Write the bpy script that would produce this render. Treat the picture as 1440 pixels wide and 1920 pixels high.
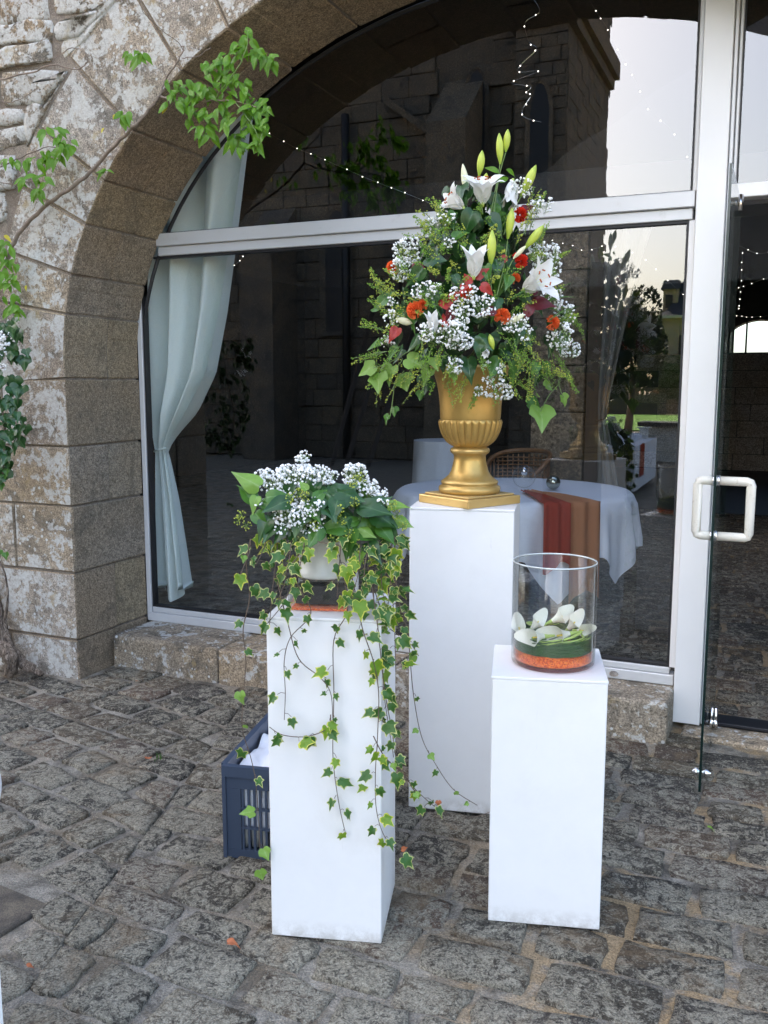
import bpy, bmesh, math, random
from mathutils import Vector, Matrix, noise
R = math.radians
sc = bpy.context.scene
for o in list(bpy.data.objects): bpy.data.objects.remove(o)
col = sc.collection
rnd = random.Random(7)

# ------------------------------------------------------------------ camera
F_PX = 1700.0; PITCH = math.atan(237/1700.)
CAM = Vector((3.252, -4.103, 1.5))
RT = Vector((.917, .399, 0)).normalized(); FW = Vector((-.399, .917, 0)).normalized(); UP = Vector((0, 0, 1))
cam = bpy.data.cameras.new('camera'); camo = bpy.data.objects.new('camera', cam); col.objects.link(camo)
cam.sensor_fit = 'VERTICAL'; cam.sensor_height = 36; cam.lens = F_PX/1920*36; cam.clip_end = 2000; cam.clip_start = .05
cz = -(FW*math.cos(PITCH) - UP*math.sin(PITCH)); cy = cz.cross(RT)
m = Matrix((RT, cy, cz)).transposed().to_4x4(); m.translation = CAM
camo.matrix_world = m; sc.camera = camo
# ------------------------------------------------------------------ light
SUN_EL = 37.0; SUN_AZ = Vector((-.62, -.78, 0)).normalized()
w = bpy.data.worlds.new('World'); sc.world = w; w.use_nodes = True
nt = w.node_tree; nt.nodes.clear()
sky = nt.nodes.new('ShaderNodeTexSky'); sky.sky_type = 'NISHITA'; sky.sun_disc = False
sky.sun_elevation = R(SUN_EL); sky.sun_rotation = math.atan2(SUN_AZ.x, SUN_AZ.y)
sky.dust_density = 3.5; sky.air_density = 1.0; sky.ozone_density = 1.0; sky.altitude = 50
bg = nt.nodes.new('ShaderNodeBackground'); bg.inputs[1].default_value = .15
out = nt.nodes.new('ShaderNodeOutputWorld')
nt.links.new(sky.outputs[0], bg.inputs[0]); nt.links.new(bg.outputs[0], out.inputs[0])
sd = bpy.data.lights.new('sun', 'SUN'); sd.energy = 3.5; sd.angle = R(.5); sd.color = (1, .93, .82)
so = bpy.data.objects.new('sun', sd); col.objects.link(so)
sdir = SUN_AZ*math.cos(R(SUN_EL)) + UP*math.sin(R(SUN_EL))
so.rotation_euler = sdir.to_track_quat('Z', 'Y').to_euler(); so.location = sdir*40
sc.view_settings.view_transform = 'Standard'; sc.view_settings.look = 'None'
sc.view_settings.exposure = 2.42; sc.view_settings.gamma = 1; sc.view_settings.use_curve_mapping = False
sc.render.engine = 'CYCLES'
sc.cycles.max_bounces = 8; sc.cycles.transparent_max_bounces = 24; sc.cycles.caustics_reflective = False; sc.cycles.caustics_refractive = False

# ------------------------------------------------------------------ coordinates
def ray(px, py):
    a = px-720; b = py-960
    return RT*a + FW*(F_PX*math.cos(PITCH)-b*math.sin(PITCH)) - UP*(F_PX*math.sin(PITCH)+b*math.cos(PITCH))
def at(px, py, D):                    # point at a true distance D ahead of the viewpoint
    r = ray(px, py); return CAM + r*(D/r.dot(FW))
def onz(px, py, z=0): r = ray(px, py); return CAM + r*((z-CAM.z)/r.z)
def ony(px, py, y=0): r = ray(px, py); return CAM + r*((y-CAM.y)/r.y)
def proj(p):
    d = p-CAM; X = d.dot(RT); D = d.dot(FW)
    zc = D*math.cos(PITCH)-d.z*math.sin(PITCH); yc = -(d.z*math.cos(PITCH)+D*math.sin(PITCH))
    return (720+F_PX*X/zc, 960+F_PX*yc/zc) if zc > .05 else (-9999, -9999)

# ------------------------------------------------------------------ materials
def nodes(name):
    m = bpy.data.materials.new(name); m.use_nodes = True; t = m.node_tree
    b = t.nodes['Principled BSDF']; return m, t, b
def N(t, kind, **k):
    n = t.nodes.new(kind)
    for a, v in k.items():
        if a.startswith('i_'):
            key = a[2:]; n.inputs[int(key) if key.isdigit() else key.replace('_', ' ')].default_value = v
        else: setattr(n, a, v)
    return n
def ramp(t, src, stops, interp='LINEAR'):
    n = t.nodes.new('ShaderNodeValToRGB'); e = n.color_ramp; e.interpolation = interp
    while len(e.elements) < len(stops): e.elements.new(.5)
    for el, (p, c) in zip(e.elements, stops):
        el.position = p; el.color = (c, c, c, 1) if isinstance(c, (int, float)) else (*c, 1)
    t.links.new(src, n.inputs[0]); return n.outputs[0]
def mix(t, f, a, b, mode='MIX'):
    n = t.nodes.new('ShaderNodeMix'); n.data_type = 'RGBA'; n.blend_type = mode
    for k, v in ((0, f), (6, a), (7, b)):
        s = n.inputs[k]
        if isinstance(v, (int, float)): s.default_value = v if k == 0 else (v, v, v, 1)
        elif isinstance(v, tuple): s.default_value = (*v, 1)
        else: t.links.new(v, s)
    return n.outputs[2]
def math_(t, op, a, b=0.0):
    n = t.nodes.new('ShaderNodeMath'); n.operation = op
    for s, v in ((n.inputs[0], a), (n.inputs[1], b)):
        if isinstance(v, (int, float)): s.default_value = v
        else: t.links.new(v, s)
    return n.outputs[0]
def pos(t): return t.nodes.new('ShaderNodeNewGeometry').outputs['Position']
def nz(t, scale, detail=3, dist=0, rough=.55, vec=None, off=None):
    n = N(t, 'ShaderNodeTexNoise'); n.inputs['Scale'].default_value = scale; n.inputs['Detail'].default_value = detail
    n.inputs['Distortion'].default_value = dist; n.inputs['Roughness'].default_value = rough
    v = vec if vec is not None else pos(t)
    if off is not None:
        a = t.nodes.new('ShaderNodeVectorMath'); a.operation = 'ADD'; t.links.new(v, a.inputs[0]); a.inputs[1].default_value = off; v = a.outputs[0]
    t.links.new(v, n.inputs['Vector']); return n.outputs['Fac']
def bump(t, b, h, strength=.4, dist=.01):
    n = t.nodes.new('ShaderNodeBump'); n.inputs['Strength'].default_value = strength; n.inputs['Distance'].default_value = dist
    t.links.new(h, n.inputs['Height']); t.links.new(n.outputs[0], b.inputs['Normal']); return n

def plain(name, c, rough=.5, metal=0, bumps=None, var=None, sheen=0, spec=.5):
    m, t, b = nodes(name); b.inputs['Roughness'].default_value = rough; b.inputs['Metallic'].default_value = metal
    b.inputs['Specular IOR Level'].default_value = spec
    if var:
        sc_, amt = var
        f = nz(t, sc_, 4)
        t.links.new(mix(t, f, tuple(x*(1-amt) for x in c), tuple(min(1, x*(1+amt)) for x in c)), b.inputs['Base Color'])
    else: b.inputs['Base Color'].default_value = (*c, 1)
    if bumps: bump(t, b, nz(t, bumps[0], 4), bumps[1], bumps[2])
    return m

def granite(name, tints, lichen=0.0, dark=0.0, speck=150):
    m, t, b = nodes(name)
    oi = t.nodes.new('ShaderNodeObjectInfo').outputs['Random']
    st = [((i+.5)/len(tints), c) for i, c in enumerate(tints)]
    base = ramp(t, oi, st)
    big = nz(t, 2.2, 4)
    base = mix(t, ramp(t, big, [(.35, 0.0), (.7, 1.0)]), base, mix(t, .6, base, (.31, .23, .14)))
    sp = nz(t, speck, 3, .3, .7)
    c = mix(t, 1.0, base, ramp(t, sp, [(.32, .28), (.45, .8), (.56, 1.05), (.68, 1.75)]), 'MULTIPLY')
    mid = nz(t, 45, 4, .5, .7)
    c = mix(t, 1.0, c, ramp(t, mid, [(.3, .62), (.5, 1.0), (.7, 1.28)]), 'MULTIPLY')
    if dark:
        dk = math_(t, 'MULTIPLY', ramp(t, nz(t, 5, 6, 1.0, .7), [(.5, 0.0), (.62, 1.0)]), dark)
        c = mix(t, dk, c, (.075, .07, .06))
    if lichen:
        l1 = ramp(t, math_(t, 'ADD', math_(t, 'MULTIPLY', nz(t, 5.5, 7, .5, .72, off=(5, 3, 1)), .5), math_(t, 'MULTIPLY', nz(t, 19, 6, .3, .7, off=(1, 3, 1)), .5)), [(.575-.11*lichen, 0.0), (.605-.11*lichen, 1.0)])
        l2 = ramp(t, nz(t, 70, 4, 0, .7), [(.3, .35), (.55, 1.0)])
        c = mix(t, math_(t, 'MULTIPLY', l1, l2), c, (.52, .52, .49))
        vo = N(t, 'ShaderNodeTexVoronoi'); vo.inputs['Scale'].default_value = 26; t.links.new(pos(t), vo.inputs['Vector'])
        spot = ramp(t, vo.outputs['Distance'], [(.17, 1.0), (.23, 0.0)])
        gate = ramp(t, nz(t, 3, 3, off=(9, 9, 9)), [(.45, 0.0), (.50, 1.0)])
        c = mix(t, math_(t, 'MULTIPLY', spot, gate), c, (.55, .56, .54))
        ye = ramp(t, nz(t, 8, 5, .3, .7, off=(2, 8, 4)), [(.6, 0.0), (.7, .55)])
        c = mix(t, ye, c, (.36, .27, .12))
    t.links.new(c, b.inputs['Base Color']); b.inputs['Roughness'].default_value = .9; b.inputs['Specular IOR Level'].default_value = .25
    h = math_(t, 'ADD', math_(t, 'MULTIPLY', sp, .5), mid)
    bump(t, b, h, .75, .006)
    return m
G_T = [(.28, .23, .165), (.33, .285, .22), (.34, .26, .15), (.275, .245, .205), (.33, .265, .19), (.29, .225, .16)]
M = {}
M['granite'] = granite('dressed_granite', G_T, 0, .35)
M['granite_front'] = granite('weathered_granite', [(.31, .265, .21), (.34, .30, .255), (.38, .31, .22), (.37, .34, .30)], .7, .6)
M['rubble'] = granite('rubble_granite', [(.34, .30, .24), (.24, .22, .19), (.30, .25, .16), (.25, .18, .12), (.27, .25, .22)], 1.0, .75, 110)
M['step'] = granite('step_granite', [(.37, .30, .215), (.33, .29, .23), (.28, .26, .23)], .35, .75, 120)
M['church'] = granite('church_granite', [(.17, .14, .105), (.11, .10, .085), (.21, .17, .12), (.14, .12, .10)], 0, .8, 30)
M['paleblock'] = granite('pale_block_stone', [(.40, .34, .28), (.37, .32, .27)], 0, .2, 60)
def mk_mortar(name, c1, c2):
    m, t, b = nodes(name)
    c = mix(t, ramp(t, nz(t, 9, 6, .5, .7), [(.35, 0.0), (.65, 1.0)]), c1, c2)
    g = nz(t, 230, 3, 0, .7)
    c = mix(t, 1.0, c, ramp(t, g, [(.3, .5), (.5, 1.0), (.7, 1.5)]), 'MULTIPLY')
    t.links.new(c, b.inputs['Base Color']); b.inputs['Roughness'].default_value = .95
    bump(t, b, math_(t, 'ADD', g, nz(t, 40, 4)), .8, .006); return m
M['mortar'] = mk_mortar('wall_mortar', (.17, .135, .105), (.29, .25, .20))
# paving
def mk_cobble():
    m, t, b = nodes('sett_stone')
    oi = t.nodes.new('ShaderNodeObjectInfo').outputs['Random']
    P = pos(t)
    sep = t.nodes.new('ShaderNodeSeparateXYZ'); t.links.new(P, sep.inputs[0])
    base = ramp(t, oi, [(.0, (.085, .075, .058)), (.3, (.05, .046, .038)), (.6, (.115, .095, .065)), (.85, (.15, .10, .07)), (1, (.065, .062, .054))])
    blot = nz(t, 16, 7, 1.6, .72)
    patch = nz(t, 1.6, 3, .3)
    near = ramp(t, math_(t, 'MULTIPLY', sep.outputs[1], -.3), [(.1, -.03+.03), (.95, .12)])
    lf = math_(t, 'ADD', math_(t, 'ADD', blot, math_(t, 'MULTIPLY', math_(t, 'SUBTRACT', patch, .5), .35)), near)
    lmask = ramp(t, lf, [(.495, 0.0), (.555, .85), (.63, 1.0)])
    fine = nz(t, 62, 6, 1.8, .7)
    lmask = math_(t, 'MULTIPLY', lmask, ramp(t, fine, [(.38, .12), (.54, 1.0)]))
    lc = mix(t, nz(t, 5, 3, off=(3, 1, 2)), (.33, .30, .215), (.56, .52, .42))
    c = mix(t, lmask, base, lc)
    vein = ramp(t, fine, [(.54, 0.0), (.585, .65), (.64, .95)])
    c = mix(t, vein, c, (.40, .365, .29))
    dk = ramp(t, nz(t, 48, 6, 1.2, .7, off=(4, 4, 4)), [(.36, .3), (.46, 1.0)])
    c = mix(t, 1.0, c, dk, 'MULTIPLY')
    sand = ramp(t, nz(t, 3.1, 7, .7, .7, off=(1, 7, 3)), [(.55, 0.0), (.66, .6)])
    c = mix(t, sand, c, (.25, .175, .10))
    c = mix(t, 1.0, c, ramp(t, nz(t, 210, 3, 0, .8), [(.3, .55), (.5, 1.0), (.7, 1.55)]), 'MULTIPLY')
    t.links.new(c, b.inputs['Base Color']); b.inputs['Roughness'].default_value = .8; b.inputs['Specular IOR Level'].default_value = .35
    h = math_(t, 'ADD', math_(t, 'MULTIPLY', fine, 1.0), math_(t, 'MULTIPLY', nz(t, 22, 5, .6), 1.3))
    bump(t, b, h, 1.0, .022); return m
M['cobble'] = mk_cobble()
def mk_joint():
    m, t, b = nodes('paving_joint_mortar')
    c = mix(t, ramp(t, nz(t, 7, 6, .5, .7), [(.38, 0.0), (.62, 1.0)]), (.095, .085, .068), (.31, .285, .235))
    sep = t.nodes.new('ShaderNodeSeparateXYZ'); t.links.new(pos(t), sep.inputs[0])
    right = ramp(t, math_(t, 'MULTIPLY', sep.outputs[0], .25), [(.55, .25), (.72, 1.0)])
    sand = math_(t, 'MULTIPLY', ramp(t, nz(t, 3.1, 7, .7, .7, off=(1, 7, 3)), [(.46, 0.0), (.56, .85)]), right)
    c = mix(t, sand, c, (.33, .235, .125))
    c = mix(t, 1.0, c, ramp(t, nz(t, 190, 3, 0, .8), [(.3, .5), (.5, 1.0), (.7, 1.6)]), 'MULTIPLY')
    t.links.new(c, b.inputs['Base Color']); b.inputs['Roughness'].default_value = .95
    bump(t, b, math_(t, 'ADD', nz(t, 160, 3), nz(t, 30, 5)), .9, .012); return m
M['joint'] = mk_joint()
M['slab'] = mk_mortar('brown_slab_stone', (.035, .032, .03), (.17, .14, .10))
M['lawn'] = plain('lawn_grass', (.13, .30, .01), .9, var=(3, .35))
M['gravel'] = plain('sandy_gravel', (.42, .30, .17), .95, var=(8, .25))
def mk_alu():
    m, t, b = nodes('aluminium_profile'); b.inputs['Metallic'].default_value = .25; b.inputs['Roughness'].default_value = .42
    c = mix(t, nz(t, 3, 5), (.56, .57, .58), (.66, .67, .68))
    c = mix(t, ramp(t, nz(t, 14, 6, 0, .7), [(.6, 0.0), (.75, .3)]), c, (.35, .33, .30))
    t.links.new(c, b.inputs['Base Color']); return m
M['alu'] = mk_alu()
M['alu_white'] = plain('white_lacquered_profile', (.78, .79, .80), .35, .05, var=(4, .05))
M['gasket'] = plain('black_rubber_gasket', (.012, .012, .014), .5)
def mk_glass(name, refl, tint, edge=0.0):
    m = bpy.data.materials.new(name); m.use_nodes = True; t = m.node_tree; t.nodes.clear()
    tr = N(t, 'ShaderNodeBsdfTransparent'); tr.inputs[0].default_value = (*tint, 1)
    gl = N(t, 'ShaderNodeBsdfGlossy'); gl.inputs['Roughness'].default_value = 0.0; gl.inputs[0].default_value = (1, 1, 1, 1)
    fr = N(t, 'ShaderNodeLayerWeight'); fr.inputs[0].default_value = .5
    f = math_(t, 'MINIMUM', math_(t, 'ADD', math_(t, 'MULTIPLY', math_(t, 'POWER', fr.outputs['Facing'], 4.5), .9), refl), 1.0)
    if edge:
        lw = N(t, 'ShaderNodeLayerWeight'); lw.inputs[0].default_value = .5
        e = ramp(t, lw.outputs['Facing'], [(.6, 0.0), (.97, 1.0)])
        t.links.new(mix(t, e, tint, (edge, edge*1.03, edge)), tr.inputs[0])
    ms = N(t, 'ShaderNodeMixShader'); t.links.new(f, ms.inputs[0]); t.links.new(tr.outputs[0], ms.inputs[1]); t.links.new(gl.outputs[0], ms.inputs[2])
    o = N(t, 'ShaderNodeOutputMaterial'); t.links.new(ms.outputs[0], o.inputs[0]); return m
M['pane'] = mk_glass('window_glass', .12, (.96, .98, .98))
M['door_glass'] = mk_glass('clear_door_glass', .06, (.93, .96, .95))
M['glass_edge'] = plain('dark_green_glass_edge', (.004, .018, .016), .15)
M['vase_glass'] = mk_glass('vase_glass', .035, (.985, .99, .985), .55)
M['chrome'] = plain('chrome', (.8, .8, .82), .15, 1)
def mk_white(name, c, rough):
    m, t, b = nodes(name); b.inputs['Roughness'].default_value = rough
    cc = mix(t, ramp(t, nz(t, 6, 6, .3, .7), [(.4, 0.0), (.8, 1.0)]), c, tuple(x*.95 for x in c))
    sep = t.nodes.new('ShaderNodeSeparateXYZ'); t.links.new(pos(t), sep.inputs[0])
    sn_ = N(t, 'ShaderNodeMapping'); sn_.inputs['Scale'].default_value = (60, 60, 6); t.links.new(pos(t), sn_.inputs['Vector'])
    scr = ramp(t, nz(t, 1.0, 4, .6, .7, vec=sn_.outputs[0]), [(.70, 0.0), (.76, .35)])
    cc = mix(t, scr, cc, (.60, .59, .57))
    sm_ = math_(t, 'MULTIPLY', ramp(t, nz(t, 3.5, 5, .5, .7, off=(4, 2, 7)), [(.55, 0.0), (.75, .22)]), 1.0)
    cc = mix(t, sm_, cc, (.66, .64, .60))
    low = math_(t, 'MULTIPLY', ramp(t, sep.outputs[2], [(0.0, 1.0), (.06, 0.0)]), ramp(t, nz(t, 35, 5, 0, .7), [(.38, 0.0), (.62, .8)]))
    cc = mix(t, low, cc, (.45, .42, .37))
    t.links.new(cc, b.inputs['Base Color']); bump(t, b, nz(t, 260, 2), .06, .001); return m
M['white_board'] = mk_white('white_painted_board', (.82, .82, .805), .45)
M['seam'] = plain('board_seam', (.22, .21, .20), .8)
def mk_gold():
    m, t, b = nodes('gold_paint'); b.inputs['Metallic'].default_value = .6
    mottle = nz(t, 14, 5, .3, .6)  # random mottling between two gold tones
    c = mix(t, mottle, (.44, .27, .07), (.58, .38, .12))
    c = mix(t, ramp(t, nz(t, 60, 4, 0, .7), [(.62, 0.0), (.75, .35)]), c, (.20, .11, .03))
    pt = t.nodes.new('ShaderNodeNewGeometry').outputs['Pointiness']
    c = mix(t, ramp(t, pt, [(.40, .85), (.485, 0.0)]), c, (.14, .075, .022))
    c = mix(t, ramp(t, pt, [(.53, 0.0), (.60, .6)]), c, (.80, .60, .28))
    t.links.new(c, b.inputs['Base Color'])
    t.links.new(ramp(t, nz(t, 25, 4), [(.3, .3), (.7, .5)]), b.inputs['Roughness'])
    bump(t, b, nz(t, 90, 3), .15, .002); return m
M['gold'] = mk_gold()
M['pot'] = plain('white_plastic_pot', (.74, .74, .68), .35, var=(10, .08))
M['sand'] = None
def mk_sand():
    m, t, b = nodes('orange_grit'); v = N(t, 'ShaderNodeTexVoronoi'); v.inputs['Scale'].default_value = 330; t.links.new(pos(t), v.inputs['Vector'])
    s = t.nodes.new('ShaderNodeSeparateColor'); t.links.new(v.outputs['Color'], s.inputs[0])
    t.links.new(ramp(t, s.outputs[0], [(.1, (.60, .05, .003)), (.5, (.92, .13, .006)), (.9, (1.0, .27, .03))]), b.inputs['Base Color'])
    b.inputs['Roughness'].default_value = .45; bump(t, b, v.outputs['Distance'], .8, .003); return m
M['sand'] = mk_sand()
M['crate'] = plain('slate_blue_plastic', (.045, .065, .105), .38, var=(9, .15))
def leafmat(name, c, c2=None, rim=None, gloss=.4, trans=.25, veins=None):
    m, t, b = nodes(name)
    oi = t.nodes.new('ShaderNodeObjectInfo').outputs['Random']
    c2 = c2 or tuple(x*1.5 for x in c)
    k = mix(t, nz(t, 30, 4), c, c2)
    k = mix(t, oi, k, mix(t, .5, k, c2))
    if rim:
        at_ = t.nodes.new('ShaderNodeAttribute'); at_.attribute_name = 'rim'
        f = math_(t, 'ADD', at_.outputs['Fac'], math_(t, 'MULTIPLY', math_(t, 'SUBTRACT', nz(t, 60, 4), .5), 2.2))
        k = mix(t, ramp(t, f, [(.60, 0.0), (.72, 1.0)]), k, rim)
    if veins:
        av = t.nodes.new('ShaderNodeAttribute'); av.attribute_name = 'vein'
        k = mix(t, math_(t, 'MULTIPLY', math_(t, 'POWER', av.outputs['Fac'], 3.0), .6), k, veins)
    t.links.new(k, b.inputs['Base Color']); b.inputs['Roughness'].default_value = gloss
    b.inputs['Specular IOR Level'].default_value = .45
    tl = N(t, 'ShaderNodeBsdfTranslucent'); t.links.new(k, tl.inputs[0])
    ms = N(t, 'ShaderNodeMixShader'); ms.inputs[0].default_value = trans
    o = t.nodes['Material Output']; t.links.new(b.outputs[0], ms.inputs[1]); t.links.new(tl.outputs[0], ms.inputs[2]); t.links.new(ms.outputs[0], o.inputs[0])
    return m
M['ivy_dark'] = leafmat('dark_ivy_leaf', (.010, .045, .012), (.028, .09, .018), gloss=.3, trans=.12, veins=(.12, .22, .09))
M['ivy_mid'] = leafmat('green_ivy_leaf', (.035, .12, .014), (.075, .19, .024), gloss=.36, trans=.2, veins=(.2, .34, .12))
M['ivy_light'] = leafmat('pale_green_leaf', (.13, .27, .035), (.22, .38, .065), gloss=.45, veins=(.34, .48, .18))
M['ivy_var'] = leafmat('variegated_ivy_leaf', (.018, .075, .016), (.06, .16, .022), rim=(.46, .48, .16), gloss=.45, trans=.2)
M['ivy_yel'] = leafmat('yellow_green_ivy_leaf', (.08, .19, .012), (.19, .32, .02), rim=(.56, .56, .08), gloss=.45, trans=.25)
M['vine_leaf'] = leafmat('vine_leaf', (.075, .21, .012), (.16, .34, .02), gloss=.42, trans=.4)
M['vine_yel'] = leafmat('yellow_vine_leaf', (.55, .50, .03), (.6, .5, .05), gloss=.5, trans=.4)
M['red_leaf'] = leafmat('red_leaf', (.30, .025, .025), (.50, .055, .04), gloss=.4, trans=.25)
M['maroon'] = leafmat('maroon_leaf', (.09, .008, .015), (.16, .015, .02), gloss=.4, trans=.2)
M['spray'] = plain('green_filler_seed', (.17, .32, .03), .6, var=(40, .5))
M['spray2'] = plain('yellow_green_filler_seed', (.36, .42, .05), .6, var=(40, .4))
M['stem'] = plain('green_stem', (.14, .22, .06), .5)
M['stem_brown'] = plain('brown_ivy_stem', (.11, .075, .05), .6)
M['bark'] = plain('grey_vine_bark', (.23, .18, .14), .9, var=(25, .5), bumps=(60, .8, .01))
def mk_drift():
    m, t, b = nodes('driftwood_bark'); b.inputs['Roughness'].default_value = .9
    mp = N(t, 'ShaderNodeMapping'); mp.inputs['Scale'].default_value = (60, 60, 14); mp.inputs['Rotation'].default_value = (.5, .6, 0); t.links.new(pos(t), mp.inputs['Vector'])
    f = nz(t, 1.5, 6, 1.2, .7, vec=mp.outputs[0])
    t.links.new(ramp(t, f, [(.38, (.035, .026, .02)), (.5, (.17, .125, .09)), (.62, (.34, .28, .22))]), b.inputs['Base Color']); bump(t, b, f, 1.0, .012); return m
M['driftwood'] = mk_drift()
M['white_petal'] = leafmat('white_petal', (.82, .83, .78), (.88, .88, .86), gloss=.45, trans=.3)
M['floret'] = plain('white_floret', (.86, .87, .86), .7, spec=.2)
def mk_bud():
    m, t, b = nodes('lily_bud_skin'); g = t.nodes.new('ShaderNodeTexCoord').outputs['Generated']
    s = t.nodes.new('ShaderNodeSeparateXYZ'); t.links.new(g, s.inputs[0])
    c = ramp(t, s.outputs[2], [(.0, (.26, .40, .04)), (.35, (.46, .55, .07)), (.75, (.50, .58, .09)), (1, (.28, .42, .05))])
    t.links.new(c, b.inputs['Base Color']); b.inputs['Roughness'].default_value = .45; return m
M['bud'] = mk_bud()
M['cream_bud'] = plain('cream_lily_bud', (.74, .74, .50), .5)
M['anther'] = plain('rust_anther', (.40, .09, .02), .8)
M['carn_o'] = leafmat('orange_carnation_petal', (.80, .13, .03), (.92, .24, .07), gloss=.6, trans=.2)
M['carn_r'] = leafmat('red_carnation_petal', (.72, .04, .02), (.85, .07, .03), gloss=.6, trans=.2)
M['calla'] = leafmat('calla_spathe', (.86, .86, .72), (.88, .88, .80), gloss=.4, trans=.25)
M['calla_g'] = plain('calla_green_base', (.42, .55, .13), .45)
M['grass'] = plain('bear_grass', (.03, .10, .012), .35, var=(50, .5))
def mk_cloth(name, c, rough=.85, trans=.0, sc_=8):
    m, t, b = nodes(name); b.inputs['Roughness'].default_value = rough; b.inputs['Specular IOR Level'].default_value = .2
    b.inputs['Base Color'].default_value = (*c, 1); bump(t, b, math_(t, 'ADD', nz(t, sc_, 4, .4), math_(t, 'MULTIPLY', nz(t, sc_*5, 4, 1.0), .25)), .6, .014)
    if trans:
        tl = N(t, 'ShaderNodeBsdfTranslucent'); tl.inputs[0].default_value = (*c, 1)
        ms = N(t, 'ShaderNodeMixShader'); ms.inputs[0].default_value = trans
        o = t.nodes['Material Output']; t.links.new(b.outputs[0], ms.inputs[1]); t.links.new(tl.outputs[0], ms.inputs[2]); t.links.new(ms.outputs[0], o.inputs[0])
    return m
M['curtain'] = mk_cloth('mint_curtain_fabric', (.78, .86, .83), trans=.2)
M['curtain_grey'] = mk_cloth('grey_curtain_fabric', (.20, .195, .18))
M['linen'] = mk_cloth('white_table_linen', (.80, .82, .86))
M['linen_blue'] = mk_cloth('bluish_white_linen', (.74, .79, .88))
M['organza_red'] = mk_cloth('rust_red_organza', (.42, .06, .03), .6, .25)
M['organza_peach'] = mk_cloth('terracotta_organza', (.55, .25, .12), .6, .25)
M['wicker'] = plain('wicker', (.20, .095, .035), .5, var=(60, .5))
M['iron'] = plain('black_iron', (.02, .02, .022), .5)
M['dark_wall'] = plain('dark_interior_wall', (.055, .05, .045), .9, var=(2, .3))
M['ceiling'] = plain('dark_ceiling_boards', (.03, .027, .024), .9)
M['drape'] = mk_cloth('white_ceiling_voile', (.75, .76, .78), trans=.3)
def mk_voile():
    m, t, b = nodes('sheer_voile'); b.inputs['Base Color'].default_value = (.7, .72, .76, 1); b.inputs['Roughness'].default_value = .9
    tr = N(t, 'ShaderNodeBsdfTransparent'); ms = N(t, 'ShaderNodeMixShader'); ms.inputs[0].default_value = .10
    t.links.new(tr.outputs[0], ms.inputs[1]); t.links.new(b.outputs[0], ms.inputs[2]); t.links.new(ms.outputs[0], t.nodes['Material Output'].inputs[0]); return m
M['voile'] = mk_voile()
M['slate'] = plain('roof_slate', (.035, .04, .05), .6, var=(4, .3))
M['lime'] = plain('sunlit_house_stone', (.42, .34, .245), .9, var=(3, .2), bumps=(12, .5, .03))
M['trim'] = plain('pale_cornice', (.6, .57, .5), .8)
M['handle'] = None
def mk_handle():
    m, t, b = nodes('cream_plastic_handle'); b.inputs['Roughness'].default_value = .3
    c = mix(t, ramp(t, nz(t, 30, 6, 1, .7), [(.56, 0.0), (.72, .7)]), (.74, .71, .62), (.36, .29, .19))
    t.links.new(c, b.inputs['Base Color']); return m
M['handle'] = mk_handle()
M['hedge'] = plain('hedge_leaf', (.07, .13, .02), .7, var=(6, .5))
M['tree'] = plain('dark_tree_leaf', (.025, .05, .015), .7, var=(4, .5))
M['autumn'] = plain('dry_leaf', (.42, .13, .05), .7, var=(80, .3))
M['suit'] = plain('dark_clothing', (.02, .02, .026), .8)
M['sleeve'] = plain('slate_blue_sleeve', (.16, .19, .28), .8)
M['skin'] = plain('skin', (.45, .26, .18), .5)
m, t, b = nodes('bulb_glow'); b.inputs['Emission Color'].default_value = (1, .93, .8, 1); b.inputs['Emission Strength'].default_value = 1.2; M['glow'] = m
M['tan_glass'] = plain('mirror_ball_glass', (.35, .38, .33), .08, .9)
M['wood'] = plain('brown_wood', (.06, .042, .03), .6, var=(15, .3))

# ------------------------------------------------------------------ builders
WM = {}
def mesh(name, verts, faces, mats, smooth=False, mi=None, attrs=None):
    me = bpy.data.meshes.new(name); me.from_pydata([tuple(v) for v in verts], [], faces); me.update()
    for x in (mats if isinstance(mats, (list, tuple)) else [mats]): me.materials.append(x)
    if smooth: me.polygons.foreach_set('use_smooth', [True]*len(me.polygons))
    if mi: me.polygons.foreach_set('material_index', mi)
    for k, v in (attrs or {}).items():
        a = me.attributes.new(k, 'FLOAT', 'POINT'); a.data.foreach_set('value', v)
    return me
def put(name, data, parent=None, mw=None):
    o = bpy.data.objects.new(name, data); col.objects.link(o)
    mw = mw.copy() if mw is not None else Matrix()
    WM[o.name] = mw
    if parent is not None:
        o.parent = parent; o.matrix_local = WM[parent.name].inverted() @ mw
        o.matrix_basis = WM[parent.name].inverted() @ mw
    else: o.matrix_world = mw
    return o
def thing(name, label, cat, loc=(0, 0, 0), rz=0, group=None, kind=None):
    o = put(name, None, None, Matrix.Translation(loc) @ Matrix.Rotation(rz, 4, 'Z')); o.empty_display_size = .1
    return tag(o, label, cat, group, kind)
def tag(o, label=None, cat=None, group=None, kind=None):
    if label: o['label'] = label
    if cat: o['category'] = cat
    if group: o['group'] = group
    if kind: o['kind'] = kind
    return o
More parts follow.
